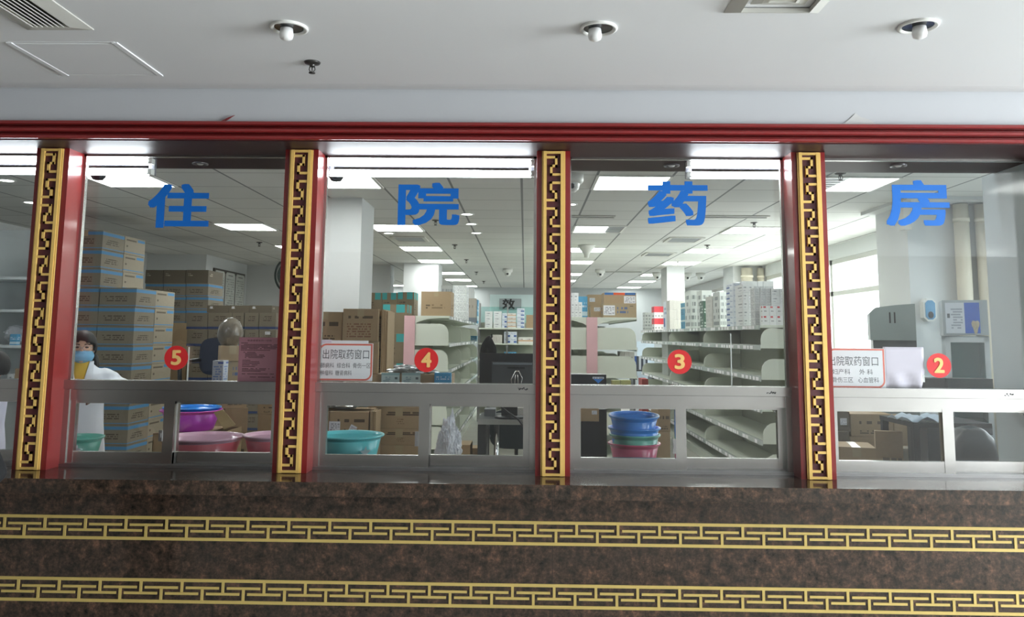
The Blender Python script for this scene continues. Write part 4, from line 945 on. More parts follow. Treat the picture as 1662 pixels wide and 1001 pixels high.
b = B(); abox(b, -hw*.52, hw*.88, -.026, -.01, h1-.095, h1-.08); obj('ridge', b, pm('ridge_grey', srgb(104, 112, 118), .35), t, bev=.004)
b = B(); abox(b, -.0, .15, -.024, -.018, h1-.13, h1-.115); obj('handle_recess', b, BLACK, t)
b = B(); q = [(.07, h1-.15), (.10, h1-.15), (.13, h1-.21), (.12, h1-.26), (.04, h1-.26), (.035, h1-.22)]; atube(b, [(x, -.03, z) for x, z in q+q[:1]], .005, 6); atube(b, [(.07, -.03, h1-.18), (.065, -.03, h1-.26)], .004, 6); atube(b, [(.09, -.03, h1-.18), (.095, -.03, h1-.26)], .004, 6); obj('cable_loop', b, STEEL, t)
b = B(); abox(b, -.05, .09, .02, .05, .02, h0+.02); lathe(b, [(0, 0), (.13, 0), (.12, .02), (0, .025)], 24, (.02, .05, 0)); obj('stand', b, BLACK, t)
p = atY(830, 700, 4.6); office_chair(p.x+.05, 4.5, 'dark leather office chair behind the desk in window 4', .22, .74, .56)
# cable and desk clutter seen through the sash
b = B(); atube(b, [atY(u, v, 3.14) for u, v in ((812, 659), (826, 670), (842, 681), (853, 697))], .009, 8); p = None
obj('cable', b, BLACK, label='black cable hanging in front of the desk in window 4', cat='cable')
carton(786, 664, 804, 680, 3.5, .2, pm('equipment_grey', srgb(112, 116, 120), .4), 'grey equipment box on the desk in window 4', None, z0=dz, name='equipment_box')
carton(832, 662, 851, 676, 3.5, .2, PK_BEIGE, 'pale box on the desk at the right of window 4', None, z0=dz)
# hanging white bag by the shelf
p = atY(727, 705, 1.9); crumple('plastic_bag', 'crumpled white plastic bag beside the cartons behind window 4', 'bag', (p.x, 2.0, .715), .07, .07, .19, .5, PLBAG, 11, 5)
crumple('plastic_bag', 'lower white plastic bag under the hanging bag in window 4', 'bag', (p.x+.0, 2.0, .27), .11, .09, .225, .3, PLBAG, 17, 5)
carton(742, 722, 763, 760, 3.3, .3, CB_PLAIN, 'small carton on the floor left of the desk leg in window 4', None, z0=0)
carton(759, 727, 776, 760, 3.65, .2, CB_PLAIN, 'carton on the floor under the desk side in window 4', None, z0=0)

# ---- middle shelving unit behind window 3: top goods
GM = 'goods on top of the middle shelving unit'
packs(921, 490, 945, 513, 6.1, 4, 2, .25, PK_WHITE, 'white pack on middle shelf top', GM, T4)
packs(924, 475, 939, 490, 6.14, 2, 1, .25, PK_WHITE, 'topmost white pack on middle shelf', GM, atY(930, 490, 6.1).z)
carton(938.5, 481, 953.5, 513, 6.5, .25, PK_SKY, 'sky blue pack behind the white packs on the middle shelf', GM, z0=T4, name='medicine_pack', cat='pack')
carton(954, 478, 980, 513, 6.75, .3, CB_PLAIN, 'brown carton with white label on the middle shelf top', GM, z0=T4, stickers=[(-.22, .78, .07, .05, LBL, 0)])
carton(958.5, 496, 976.5, 513, 6.3, .2, CB_PLAIN, 'small brown carton with white label before the larger one', GM, z0=T4, stickers=[(.1, .7, .08, .05, LBL, 0)])
o = carton(979, 492, 1033, 513, 6.05, .35, CB_BPR, 'wide low carton with blue print and white label on the middle shelf', GM, z0=T4, stickers=[(-.32, .5, .14, .12, LBL, 0)])
zt_ = T4+o.dimensions.z if False else atY(1006, 492, 6.05).z
o = carton(980, 475, 1032.5, 491.5, 6.12, .3, CB_PLAIN, 'upper carton with orange and blue tape on the middle shelf', GM, z0=zt_+.001, stickers=[(.3, .35, .14, .09, LBL, 0)])
hh = atY(1006, 475, 6.12).z-zt_; b = B(); abox(b, -.08, .06, -.0014, 0, hh-.028, hh); obj('orange_tape', b, pm('orange_tape', srgb(226, 92, 50), .35), o, label='orange strip of tape')
b = B(); abox(b, -.19, -.08, -.0014, 0, hh-.028, hh); abox(b, .06, .19, -.0014, 0, hh-.028, hh); obj('blue_tape', b, pm('blue_tape', srgb(58, 106, 164), .35), o, label='blue strip of tape')
packs(972, 529, 982, 536, 6.5, 3, 1, .2, PK_WHITE, 'small white box below the middle shelf top', GM, 1.37)
packs(985, 578, 1001, 588, 6.6, 4, 1, .2, PK_RED, 'small red white box, middle shelf', GM, 1.03)
packs(1005, 570, 1030, 585, 7.3, 3, 1, .2, PK_ORANGE, 'mixed small box, right of middle shelf', GM, 1.03)
for k, (u0, u1) in enumerate(((993, 1006), (1008, 1024))):
    carton(u0, 617, u1, 625, .42, .05, pm('yellow_green_pack', srgb(206, 206, 130), .5), 'yellow-green medicine pack on the shelf below the middle unit, %s from left' % ORD[k], 'yellow-green packs', z0=SHZ, name='medicine_pack', cat='pack')
# black box with blue triangle on the window 3 shelf
o = carton(927, 607.5, 984, 624, .40, .12, PK_BLACK, 'long black box with blue triangle on the shelf of window 3', None, z0=SHZ, name='long_box')
x0, x1, z0_, z1_ = rect(963, 614, 979, 622, .40); xo = (rect(927, 607, 984, 624, .4)[0]+rect(927, 607, 984, 624, .4)[1])/2
b = B(); prism(b, [(x0-xo, z1_-SHZ-.003), ((x0+x1)/2-xo, z0_-SHZ), (x1-xo, z1_-SHZ-.003)], -.0012, -.0002); obj('triangle_logo', b, pm('logo_blue', srgb(60, 140, 224), .4), o, label='blue triangle logo')
b = B(); abox(b, x0-xo-.004, x1-xo+.004, -.0012, -.0002, z1_-SHZ-.002, z1_-SHZ+.008); obj('name_strip', b, printed('strip_print', srgb(214, 222, 230), [], [(.08, .92, .2, .85, 1, 9, srgb(60, 60, 80))]), o, label='white printed strip')
# things behind the lower sash of window 3
carton(936, 664, 985, 760, 2.0, .3, BLACK, 'black cabinet panel behind the left sash of window 3', None, z0=0, name='cabinet', cat='cabinet')
x0, x1, z0_, z1_ = rect(941, 664, 970, 681, 1.9)
carton_at((x0+x1)/2, 1.78, 0, (x1-x0), .2, z0_, PK_BLACK, 'dark stand under the small carton in window 3', None, 'pedestal', 'stand')
carton_at((x0+x1)/2, 1.8, z0_, (x1-x0), .18, z1_-z0_+.06, CB_PLAIN, 'small carton with white label at the left sash of window 3', None, stickers=[(.25, .45, .035, .025, LBL, 0)])
for r, (v0, v1) in enumerate(((663, 701), (701.5, 760))):
    carton(1068, v0, 1088, v1, 1.75, .3, CB_SYM, 'carton right of the stacked basins, %s' % ('upper' if r == 0 else 'lower'), 'cartons right of the stacked basins', z0=0 if r else None)
# far desk with binders at the right of the middle unit
x0, x1, z0_, z1_ = rect(1028, 600, 1062, 606, 12.4)
t = thing('desk', 'far grey desk with binders beyond the middle shelf', 'desk', ((x0+x1)/2, 12.4, 0)); dw = (x1-x0)/2; DZ = z1_
b = B(); abox(b, -dw, dw, 0, .6, DZ-.03, DZ); obj('desktop', b, DGREY, t)
for s in (-1, 1): b = B(); abox(b, s*(dw-.02)-.02, s*(dw-.02)+.02, .02, .58, 0, DZ-.03); obj('leg', b, DGREY, t)
bc = [srgb(46, 84, 150), srgb(70, 74, 82), srgb(210, 214, 220), srgb(60, 66, 80), srgb(190, 196, 206), srgb(52, 56, 70)]
for k in range(6):
    carton(1030+k*3.6, 578, 1033.2+k*3.6, 600, 12.5, .25, pm('binder_%d' % k, bc[k], .5), 'ring binder on the far desk, %s from left' % ORD[k], 'ring binders on the far desk', z0=DZ, name='binder', cat='binder')
carton(1034, 554, 1062, 600, 13.2, .02, pm('desk_screen_pale', srgb(206, 220, 230), .5), 'pale blue desk screen behind the binders', None, z0=0, name='desk_screen', cat='screen')
b = B(); p = atY(1047, 615, 9.4); abox(b, -.05, .05, 0, .4, 0, p.z); obj('red_chair_back', b, pm('red_fabric', srgb(160, 60, 56), .8), loc=(p.x, 9.4, 0), label='dull red upright panel below the far binders', cat='panel')

# ---- goods along the top of the right-hand shelving unit
TR = 1.625; GR = 'goods on top of the right-hand shelving unit'
def yx(u, v, x): return atX(u, v, x).y
packs(1238, 496, 1294, 520, 4.05, 5, 2, .1, PK_RED, 'red cornered white pack at front', GR, TR)
packs(1225, 467, 1252, 520, 4.25, 3, 5, .15, PK_DENSE, 'dense printed white pack behind red corners', GR, TR)
packs(1252.5, 468, 1294, 520, 4.22, 3, 5, .16, PK_WHITE, 'grey named white pack above red corners', GR, TR)
packs(1206, 461, 1224, 521, 4.55, 2, 5, .3, PK_WHITE, 'plain white pack in tall block', GR, TR)
packs(1204, 456, 1256, 480, 5.0, 6, 1, .3, PK_DENSE, 'tall white pack at shelf back', GR, TR)
packs(1190, 459, 1204, 522, yx(1190, 490, 2.28), 1, 8, .3, PK_BLUE, 'blue printed pack at block edge', GR, TR)
packs(1168.5, 473, 1190, 524, yx(1168, 490, 2.28), 3, 1, .35, PK_GRID, 'tall grey windowed pack group', GR, TR)
packs(1156, 480, 1168, 525, yx(1156, 490, 2.28), 2, 1, .35, PK_TEAL if False else PK_BEIGE, 'pale shrink wrapped column beside the windowed packs', GR, TR)
packs(1121, 471, 1140.5, 527, yx(1121, 490, 2.28), 2, 1, .4, PK_GRID, 'tall grey windowed block left of the dark green pack', GR, TR)
packs(1141.5, 488, 1152, 527, yx(1139, 490, 2.28), 1, 2, .2, PK_GREEN, 'dark green pack among the grey windowed blocks', GR, TR)
packs(1139, 471, 1156, 487, yx(1138, 490, 2.28)+.22, 2, 1, .3, PK_GRID, 'grey windowed pack behind the dark green packs', GR, TR)
packs(1111.5, 491, 1121, 528, yx(1111, 490, 2.28), 1, 2, .3, PK_TEAL, 'blue teal pack left of the windowed block', GR, TR)
packs(1087, 487, 1111, 530, yx(1087, 490, 2.28), 4, 3, .3, PK_BEIGE, 'beige wrapped pack before far column', GR, TR)
packs(1082, 489, 1087, 531, yx(1081, 490, 2.28), 1, 1, .3, PK_BLUE, 'purple blue edged pack beside the beige block', GR, TR)
packs(1062, 497, 1082, 531, yx(1061, 490, 2.28), 4, 2, .3, PK_REDTOP, 'red topped white pack, right-hand shelf', GR, TR)
packs(1047, 507, 1061, 532, yx(1046, 500, 2.28), 3, 1, .3, PK_GRID, 'grey striped pack at the far end of the right-hand shelf', GR, TR)

# ---- behind window 2
CLR = pm('fridge_grey', srgb(176, 184, 188), .35, .1, vary=.03)
fx0, fx1, fz0, fz1 = rect(1541, 545, 1603, 640, 2.55)
t = thing('display_refrigerator', 'glass door display refrigerator with blue header box behind number 2', 'refrigerator', ((fx0+fx1)/2, 2.55, 0), -.42); hw = (fx1-fx0)/2*1.02; zd = fz1; zh = atY(1570, 487, 2.55).z
b = B(); abox(b, -hw, hw, .02, .05, 0, .1); abox(b, -hw, -hw+.03, .02, .45, 0, zd); abox(b, hw-.03, hw, .02, .45, 0, zd); abox(b, -hw, hw, .42, .45, 0, zd); abox(b, -hw, hw, .02, .45, zd-.03, zd); abox(b, -hw, hw, .02, .45, .05, .12); obj('cabinet', b, CLR, t)
b = B(); abox(b, -hw, -hw+.035, 0, .02, .12, zd-.01); abox(b, hw-.035, hw, 0, .02, .12, zd-.01); abox(b, -hw, hw, 0, .02, zd-.05, zd-.01); abox(b, -hw, hw, 0, .02, .12, .16); d = obj('door', b, pm('fridge_door_white', srgb(206, 212, 214), .35), t)
b = B(); abox(b, -hw+.035, hw-.035, .008, .012, .16, zd-.05); obj('pane', b, GLASSG, d)
for k in range(4):
    b = B(); z = .3+k*(zd-.4)/4; abox(b, -hw+.03, hw-.03, .05, .42, z, z+.012); obj('rack', b, STEEL, t)
b = B(); abox(b, -hw-.01, hw+.0, .0, .42, zd+.005, zh); hb = obj('header_box', b, CLR, t, bev=.004)
HS = printed('header_print', srgb(226, 232, 240), [(0, 1, srgb(58, 104, 200), .56, 1)], [(.16, .5, .15, .85, 8, 9, srgb(150, 160, 176)), (.05, .13, .5, .75, 1, 2, srgb(60, 64, 70))], .4, .02)
b = B(); abox(b, -hw+.01, hw-.055, -.004, .0, zd+.02, zh-.02); obj('sign_panel', b, HS, hb)
b = B(); crc = []
for k in range(16): a = 2*PI*k/16; rr_ = 1+.25*math.sin(3*a); crc.append((hw*.42+.024*rr_*math.cos(a), zd+.075+.05*rr_*math.sin(a)))
prism(b, crc, -.0055, -.004); obj('picture_mark', b, pm('picture_sand', srgb(196, 186, 160), .6, vary=.3, vscale=60), hb, label='sandy coloured picture on the blue panel')
p = atY(1507, 503, 3.38); t = thing('wall_dispenser', 'white and blue oval dispenser on the white column', 'dispenser', (p.x, 3.42, p.z-.1))
def octo(w_, h_, c, y0, y1, bm): prism(bm, [(-w_+c, 0), (w_-c, 0), (w_, c), (w_, h_-c), (w_-c, h_), (-w_+c, h_), (-w_, h_-c), (-w_, c)], y0, y1); return bm
obj('case', octo(.056, .2, .03, -.07, 0, B()), OFFW, t, bev=.008)
obj('front_plate', octo(.042, .168, .024, -.076, -.07, B()), pm('dispenser_blue', srgb(92, 150, 190), .3), t, loc=(0, 0, .016))
b = B(); prism(b, [(.022*math.cos(a*PI/12), .03*math.sin(a*PI/12)+.04) for a in range(24)], -.082, -.076); obj('nozzle', b, DGREY, t, loc=(0, 0, .016))
# pipes beside the columns
for k, (u0, u1, yy) in enumerate(((1553, 1576, 3.34), (1588, 1606, 3.34), (1203, 1221, 10.0), (1229, 1240, 10.0))):
    a, c = atY(u0, 440, yy), atY(u1, 440, yy); b = B(); r = (c.x-a.x)/2; atube(b, [(0, 0, 0), (0, 0, IC-.04)], r, 24); nm = ['nearer the dispenser column', 'beside the first at the dispenser column', 'at the far side column', 'farther right at the far side column'][k]
    t = thing('drain_pipe', 'thick cream painted pipe, ' + nm, 'pipe', ((a.x+c.x)/2, yy+(.0 if k > 1 else .0), 0), 0, 'cream pipes by the columns')
    obj('pipe', b, CREAM, t); b = B(); atube(b, [(0, 0, IC-.20), (0, 0, IC-.16)], r*1.1, 24); obj('collar', b, CREAM, t)
# bracket on the column
x0, x1, z0_, z1_ = rect(1467, 343, 1480, 372, 3.2); b = B(); abox(b, 0, x1-x0, 0, .1, 0, IC-z0_); obj('hanging_bracket', b, DULLW, loc=(x0, 3.2, z0_), label='white box hanging from the ceiling left of the column', cat='bracket')
# grey machine on a cabinet before the side window
mx0, mx1, mz0, mz1 = rect(1419, 497, 1487, 564, 3.0)
t = thing('machine', 'grey machine housing with two slots before the side window', 'machine', ((mx0+mx1)/2-.03, 2.98, 0), -.36); hw = (mx1-mx0)/2
GM_ = pm('machine_grey_green', srgb(134, 146, 144), .45, vary=.04)
b = B(); prism(b, [(-hw, mz0+.06), (hw, mz0+.06), (hw, mz1+.02), (hw*.2, mz1+.01), (-hw+.05, mz1-.01), (-hw, mz1-.06)], 0, .4); obj('housing', b, GM_, t, bev=.012)
b = B()
for s in (-1, 1): abox(b, s*.018-.006+.0, s*.018+.006, -.004, 0, mz1-.14, mz1-.05)
obj('slot', b, BLACK, t)
b = B(); abox(b, -hw+.02, hw, .01, .4, mz0-.02, mz0+.06); obj('base_band', b, DGREY, t); b = B(); abox(b, -hw, hw, .02, .4, 0, mz0-.02); obj('cabinet', b, GM_, t)
# railing and shrub outside the side window
t = thing('railing', 'pale metal railing outside the side window', 'railing', (7.6, 9, 0)); RP = pm('railing_pale', srgb(196, 200, 200), .5)
for z in (1.1, 1.62): b = B(); abox(b, 0, .05, -6, 6, z-.03, z+.03); obj('rail', b, RP, t)
for k in range(5): b = B(); abox(b, 0, .05, -6+k*3, -5.93+k*3, 0, 1.65); obj('post', b, RP, t)
b = B(); abox(b, 4.3, 14, 0, 17, -.12, -.02); struct('terrace', b, pm('paving_pale', srgb(206, 206, 202), .9), kind=None, label='pale paving outside the side windows', cat='paving') if False else struct('ground_outside', b, pm('paving_pale', srgb(206, 206, 202), .9))

# lower sash of window 2: cartons, desks, bin
G2 = 'jumbled cartons behind window 2'
carton(1346, 668, 1379, 700, 2.55, .3, CB_DARK, 'dark sided carton at the left edge of window 2', G2, stickers=[(.2, .5, .05, .05, LBL, 0)])
carton(1346, 700.5, 1379, 760, 2.5, .3, CB_DARK, 'lower dark carton at the left edge of window 2', G2, z0=0)
carton(1381, 672, 1450, 708, 2.6, .25, CB_SYM, 'wide carton with printed mark behind the left sash of window 2', G2)
carton(1381, 708.5, 1450, 760, 2.6, .25, CB_PLAIN, 'carton under the marked carton behind window 2', G2, z0=0)
carton(1452, 676, 1500, 760, 2.62, .2, CB_PLAIN, 'tall brown carton behind the black table leg in window 2', G2, z0=0)
o = carton(1362, 726, 1420, 760, 1.6, .3, CB_PLAIN, 'long carton lying in front at the left sash of window 2', G2, z0=0, rot=.0, tape=True); o.rotation_euler.z = -.25
o = carton(1423, 700, 1464, 760, 2.0, .06, CB_BAR, 'flattened carton standing upright behind the left sash of window 2', G2, z0=0, name='flat_carton'); o.rotation_euler.z = -.3
carton(1464, 728, 1500, 760, 2.25, .15, CB_LIGHT, 'pale low carton beside the black table leg in window 2', G2, z0=0)
tz = atY(1490, 686, 1.7).z; x0, x1 = atY(1482, 690, 1.7).x, atY(1640, 690, 1.7).x
t = thing('table', 'black work table with square legs behind window 2', 'table', (x0, 1.7, 0))
b = B(); abox(b, 0, x1-x0-.12, 0, .5, tz-.03, tz); obj('tabletop', b, BLACK, t)
for x, y in ((.0, 0), (.0, .45), (.55, .45)): b = B(); abox(b, x, x+.04, y, y+.04, 0, tz-.03); obj('leg', b, BLACK, t)
b = B(); abox(b, .1, .24, .02, .3, 0, tz-.03); obj('side_panel', b, DGREY, t)
b = B(); pts = [(-.15, .0), (.0, .03), (.1, .0), (.18, .035)]; n = 10
vs = [[b.verts.new((-.17+.34*i/n, -.07+.14*j/4, .012+.02*math.sin(i*1.3+j)+.004*j)) for j in range(5)] for i in range(n+1)]
for i in range(n):
    for j in range(4): b.faces.new((vs[i][j], vs[i+1][j], vs[i+1][j+1], vs[i][j+1])).smooth = True
p = atY(1490, 683, 1.75); o = obj('paper_sheet', b, pm('pale_blue_sheet', srgb(188, 204, 220), .5), loc=(p.x+.02, 1.8, tz+.004), label='rumpled pale blue sheet on the black table', cat='paper'); o.modifiers.new('thick', 'SOLIDIFY').thickness = .002
cz_ = atY(1580, 707.5, 2.2).z+.002
carton(1556, 688, 1572, 707, 2.22, .2, BLACK, 'black equipment box on the low cabinet at the right sash of window 2', None, z0=cz_, name='equipment_box')
carton(1550, 707.5, 1612, 760, 2.2, .35, DGREY, 'dark grey low cabinet at the right sash of window 2', None, z0=0, z1=cz_-.002, name='cabinet', cat='cabinet')
carton(1573, 690, 1611, 707, 2.25, .3, DGREY, 'dark flat device on the low cabinet in window 2', None, z0=cz_, name='equipment_box')
b = B(); vs = ball(b, (0, 0, 0), 1, 1, 1, 4)
for v in vs:
    x, y, z = v.co; d = 1+.07*noise.noise(v.co*3); v.co = Vector((math.copysign(abs(x)**.6, x)*.135*d*(1.05-.25*z), math.copysign(abs(y)**.6, y)*.12, math.copysign(abs(z)**.6, z)*.2*d))
p = atY(1582, 728, 1.4); obj('leather_seat', b, LEATHER, loc=(p.x, 1.45, .76), label='dark leather padded seat behind the right sash of window 2', cat='seat')
b = B(); abox(b, -.1, .1, -.09, .09, 0, .53); obj('seat_pedestal', b, BLACK, loc=(p.x, 1.45, 0), label='black pedestal under the padded seat in window 2', cat='stand')
# upper: dark equipment on the shelf line of window 2
for k, (u0, v0, u1, mt, nm) in enumerate(((1495, 613.5, 1534, BLACK, 'black box below number 2'), (1539, 614.5, 1612, pm('green_black', srgb(44, 66, 68), .35), 'dark green box under the display refrigerator'), (1650, 603, 1664, BLACK, 'black box at the right end of the shelf'))):
    carton(u0, v0, u1, 634, .44, .1, mt, nm + ' of window 2', 'dark boxes on the shelf of window 2', z0=SHZ, name='equipment_box')

# ---- far left window: white shelves
lx1 = atY(76, 520, 2.95).x; lx0 = lx1-1.6
t = thing('cabinet', 'white open cabinet with shelves at the far left window', 'cabinet', ((lx0+lx1)/2, 2.95, 0)); hw = .8
WC = pm('cabinet_white', srgb(214, 222, 224), .4, vary=.02)
lv = [atY(20, v, 2.95).z for v in (449, 502, 560, 622)]
b = B(); abox(b, -hw, hw, .40, .42, 0, lv[0]+.45); obj('back_panel', b, WC, t)
for z in lv: b = B(); abox(b, -hw, hw, 0, .4, z-.022, z); obj('shelf_board', b, WC, t)
for s in (-1, 1): b = B(); abox(b, s*hw-.01, s*hw+.01, 0, .42, 0, lv[0]+.45); obj('side_panel', b, WC, t)
p = atY(8, 548, 2.95); crumple('plastic_bag', 'white plastic bag on the cabinet shelf at the far left', 'bag', (p.x-.02, 3.14, lv[2]+.095), .10, .07, .065, .3, PLBAG, 21)
carton(16, 542, 27, 559, 2.98, .05, PK_SKY, 'blue and white pouch beside the bag at the far left', None, z0=lv[2], name='packet', cat='packet')
carton(24, 598, 36, 621, 3.0, .15, CB_PLAIN, 'small brown carton on the low shelf at the far left', None, z0=lv[3])
carton(12, 607, 22, 621, 2.99, .1, PK_WHITE, 'small white pack beside the brown carton at the far left', None, z0=lv[3], name='medicine_pack', cat='pack')

# ------------------------------------------------------------------ papers on the windows
def paper(u0, v0, u1, v1, y, mat, label, name='notice', cat='notice', group=None):
    x0, x1, z0, z1 = rect(u0, v0, u1, v1, y); b = B(); abox(b, -(x1-x0)/2, (x1-x0)/2, 0, .0012, 0, z1-z0)
    return obj(name, b, mat, None, ((x0+x1)/2, y, z0), label=label, cat=cat, group=group), x1-x0, z1-z0
PYY = GY+.0036
def rounded(w_, h_, r, corners, inset=0):
    pts = []
    for (cx, cz, a0, key) in ((w_/2, 0, -PI/2, 'br'), (w_/2, h_, 0, 'tr'), (-w_/2, h_, PI/2, 'tl'), (-w_/2, 0, PI, 'bl')):
        ix = -inset if cx > 0 else inset; iz = inset if cz == 0 else -inset
        if key in corners:
            ox = cx-r if cx > 0 else cx+r; oz = r if cz == 0 else h_-r; rr = r-inset
            pts += [(ox+rr*math.cos(a0+k*PI/16), oz+rr*math.sin(a0+k*PI/16)) for k in range(9)]
        else: pts.append((cx+ix, cz+iz))
    return pts
def ward_sign(u0, v0, u1, v1, lines, nm):
    x0, x1, z0, z1 = rect(u0, v0, u1, v1, PYY); w_, h_ = x1-x0, z1-z0
    t = thing('ward_sign', 'white sign with salmon border, discharge medicine window, behind number %s' % nm, 'sign', ((x0+x1)/2, PYY, z0), 0, 'white discharge medicine signs')
    b = B(); abox(b, -w_/2, w_/2, .0006, .0016, 0, h_); obj('sheet', b, PAPERW, t)
    b = B(); prism(b, rounded(w_-.006, h_-.004, .035, ('br', 'tl')), .0003, .0007); obj('border', b, BORDER, t, loc=(0, 0, .002))
    b = B(); prism(b, rounded(w_-.006, h_-.004, .035, ('br', 'tl'), .008), 0, .0004); obj('face', b, PAPERW, t, loc=(0, 0, .002))
    for (s_, a, c, e, f) in lines:
        me = text_mesh(s_, -w_/2+a*w_, -w_/2+c*w_, h_*e, h_*f, .0002); obj('line_of_text', me, INK, t, (0, -.0002, 0))
ward_sign(516.5, 557, 605, 618, (('出院取药窗口', .08, .93, .58, .84), ('肺病科  综合科  骨伤一区', .05, .96, .34, .48), ('肿瘤科  糖肾病科', .05, .62, .14, .28)), '4')
ward_sign(1343, 565, 1437, 630, (('出院取药窗口', .02, .88, .56, .80), ('妇产科     外 科', .08, .78, .34, .48), ('骨伤三区   心血管科', .08, .88, .14, .28)), '2')
o, pw, ph = paper(387, 547.5, 453, 619, PYY, PINK, 'pink printed notice taped inside window 5')
me = text_mesh('致患者朋友的一封信', -pw*.3, pw*.3, ph*.91, ph*.95, .0003); obj('heading', me, INKD, o, (0, -.0003, 0))
rr = random.Random(4)
for (f, x0, x1) in ((.87, .05, .2), (.835, .12, .96), (.805, .05, .96), (.775, .05, .96), (.745, .05, .9), (.71, .05, .75), (.66, .12, .38), (.63, .16, .42), (.6, .16, .62), (.57, .16, .62), (.54, .16, .6), (.48, .1, .33), (.445, .1, .5), (.41, .1, .5), (.375, .1, .45), (.34, .1, .4), (.29, .1, .75), (.26, .1, .65), (.23, .1, .55), (.17, .1, .92), (.10, .3, .9)):
    b = B(); x = -pw/2+x0*pw
    while x < -pw/2+x1*pw:
        l = .0035+rr.random()*.004; abox(b, x, x+l, -.0004, 0, f*ph-.0016, f*ph+.0018); x += l+.0012+(rr.random() < .06)*.01
    obj('line_of_text', b, INKD, o)
paper(515, 551, 538, 560, PYY+.002, PAPERL, 'lilac sheet edge showing above the white sign in window 4', 'paper_sheet', 'paper', 'sheets behind the white signs')
paper(531, 552.5, 598, 562, PYY+.004, PAPERW, 'white sheet edge showing above the white sign in window 4', 'paper_sheet', 'paper', 'sheets behind the white signs')
x0, x1, z0, z1 = rect(1434, 563, 1500, 629, PYY+.003); b = B(); w_, h_ = x1-x0, z1-z0; nx, nz = 12, 10
vs = [[b.verts.new((x0+w_*i/nx - (0 if j > 3 else (3-j)*.006*(i/nx)), PYY+.003+(.004+.006*math.sin(i*.9+j*.7))*(j < 4), z0+h_*j/nz)) for j in range(nz+1)] for i in range(nx+1)]
for i in range(nx):
    for j in range(nz): b.faces.new((vs[i][j], vs[i+1][j], vs[i+1][j+1], vs[i][j+1])).smooth = True
o = obj('paper_sheet', b, PAPERL, label='blank lilac sheet curling behind the sign in window 2', cat='paper'); o.modifiers.new('thick', 'SOLIDIFY').thickness = .0008
for k, (u0, v0, u1, v1, nm) in enumerate(((117, 499, 125, 524, 'white tape tab on the glass above the masked woman'), (450, 563.5, 454.5, 578, 'white tape tab at the right edge of the pink notice'), (1498, 608, 1501, 620, 'clear tape tab at the lilac sheet'))):
    paper(u0, v0, u1, v1, GY-.0046 if k == 0 else PYY+.004, OFFW, nm, 'tape_tab', 'tape', 'tape tabs on the glass')
# plastic strips hanging behind window 5 and 3
for k, (u, v0, v1, nm) in enumerate(((305, 563, 620, 'clear edge strip on the glass right of number 5'), (1187, 541, 627, 'clear edge strip on the glass right of number 3'))):
    x0, x1, z0, z1 = rect(u-.9, v0, u+.9, v1, PYY); b = B(); abox(b, x0, x1, PYY, PYY+.004, z0, z1); obj('edge_strip', b, OFFW, label=nm, cat='strip', group='clear edge strips')

# ------------------------------------------------------------------ people
def remeshed(bm, name, mat, parent, voxel, smooth=4):
    bmesh.ops.recalc_face_normals(bm, faces=bm.faces[:]); me = bpy.data.meshes.new(name); bm.to_mesh(me); bm.free()
    o = bpy.data.objects.new(name, me); COL.objects.link(o)
    r = o.modifiers.new('r', 'REMESH'); r.mode = 'VOXEL'; r.voxel_size = voxel
    s_ = o.modifiers.new('s', 'SMOOTH'); s_.factor = .5; s_.iterations = smooth
    m2 = bpy.data.meshes.new_from_object(o.evaluated_get(bpy.context.evaluated_depsgraph_get())); bpy.data.objects.remove(o)
    for p_ in m2.polygons: p_.use_smooth = True
    m2.name = name; m2.materials.clear(); return obj(name, m2, mat, parent)
def hand(bm, wr, d, up):
    """palm, four bent fingers and a thumb growing from wrist wr along d"""
    d = Vector(d).normalized(); up = Vector(up).normalized(); s_ = d.cross(up).normalized(); wr = Vector(wr)
    for k in (-1.2, -.4, .4, 1.2): atube(bm, [wr-d*.01, wr+d*.05+s_*k*.012, wr+d*.088+s_*k*.016], [.02, .016, .012], 8)
    for k, L in ((-1.5, .055), (-.5, .068), (.5, .072), (1.5, .062)):
        a = wr+d*.085+s_*k*.0155; atube(bm, [a, a+d*L*.5-up*.006, a+d*L*.85-up*.022, a+d*L*.95-up*.034], [.0095, .009, .008, .006], 8)
    a = wr+d*.03+s_*.03; atube(bm, [wr+d*.02+s_*.012, a, a+d*.035+s_*.012-up*.01, a+d*.06+s_*.01-up*.02], [.013, .0115, .010, .008], 8)
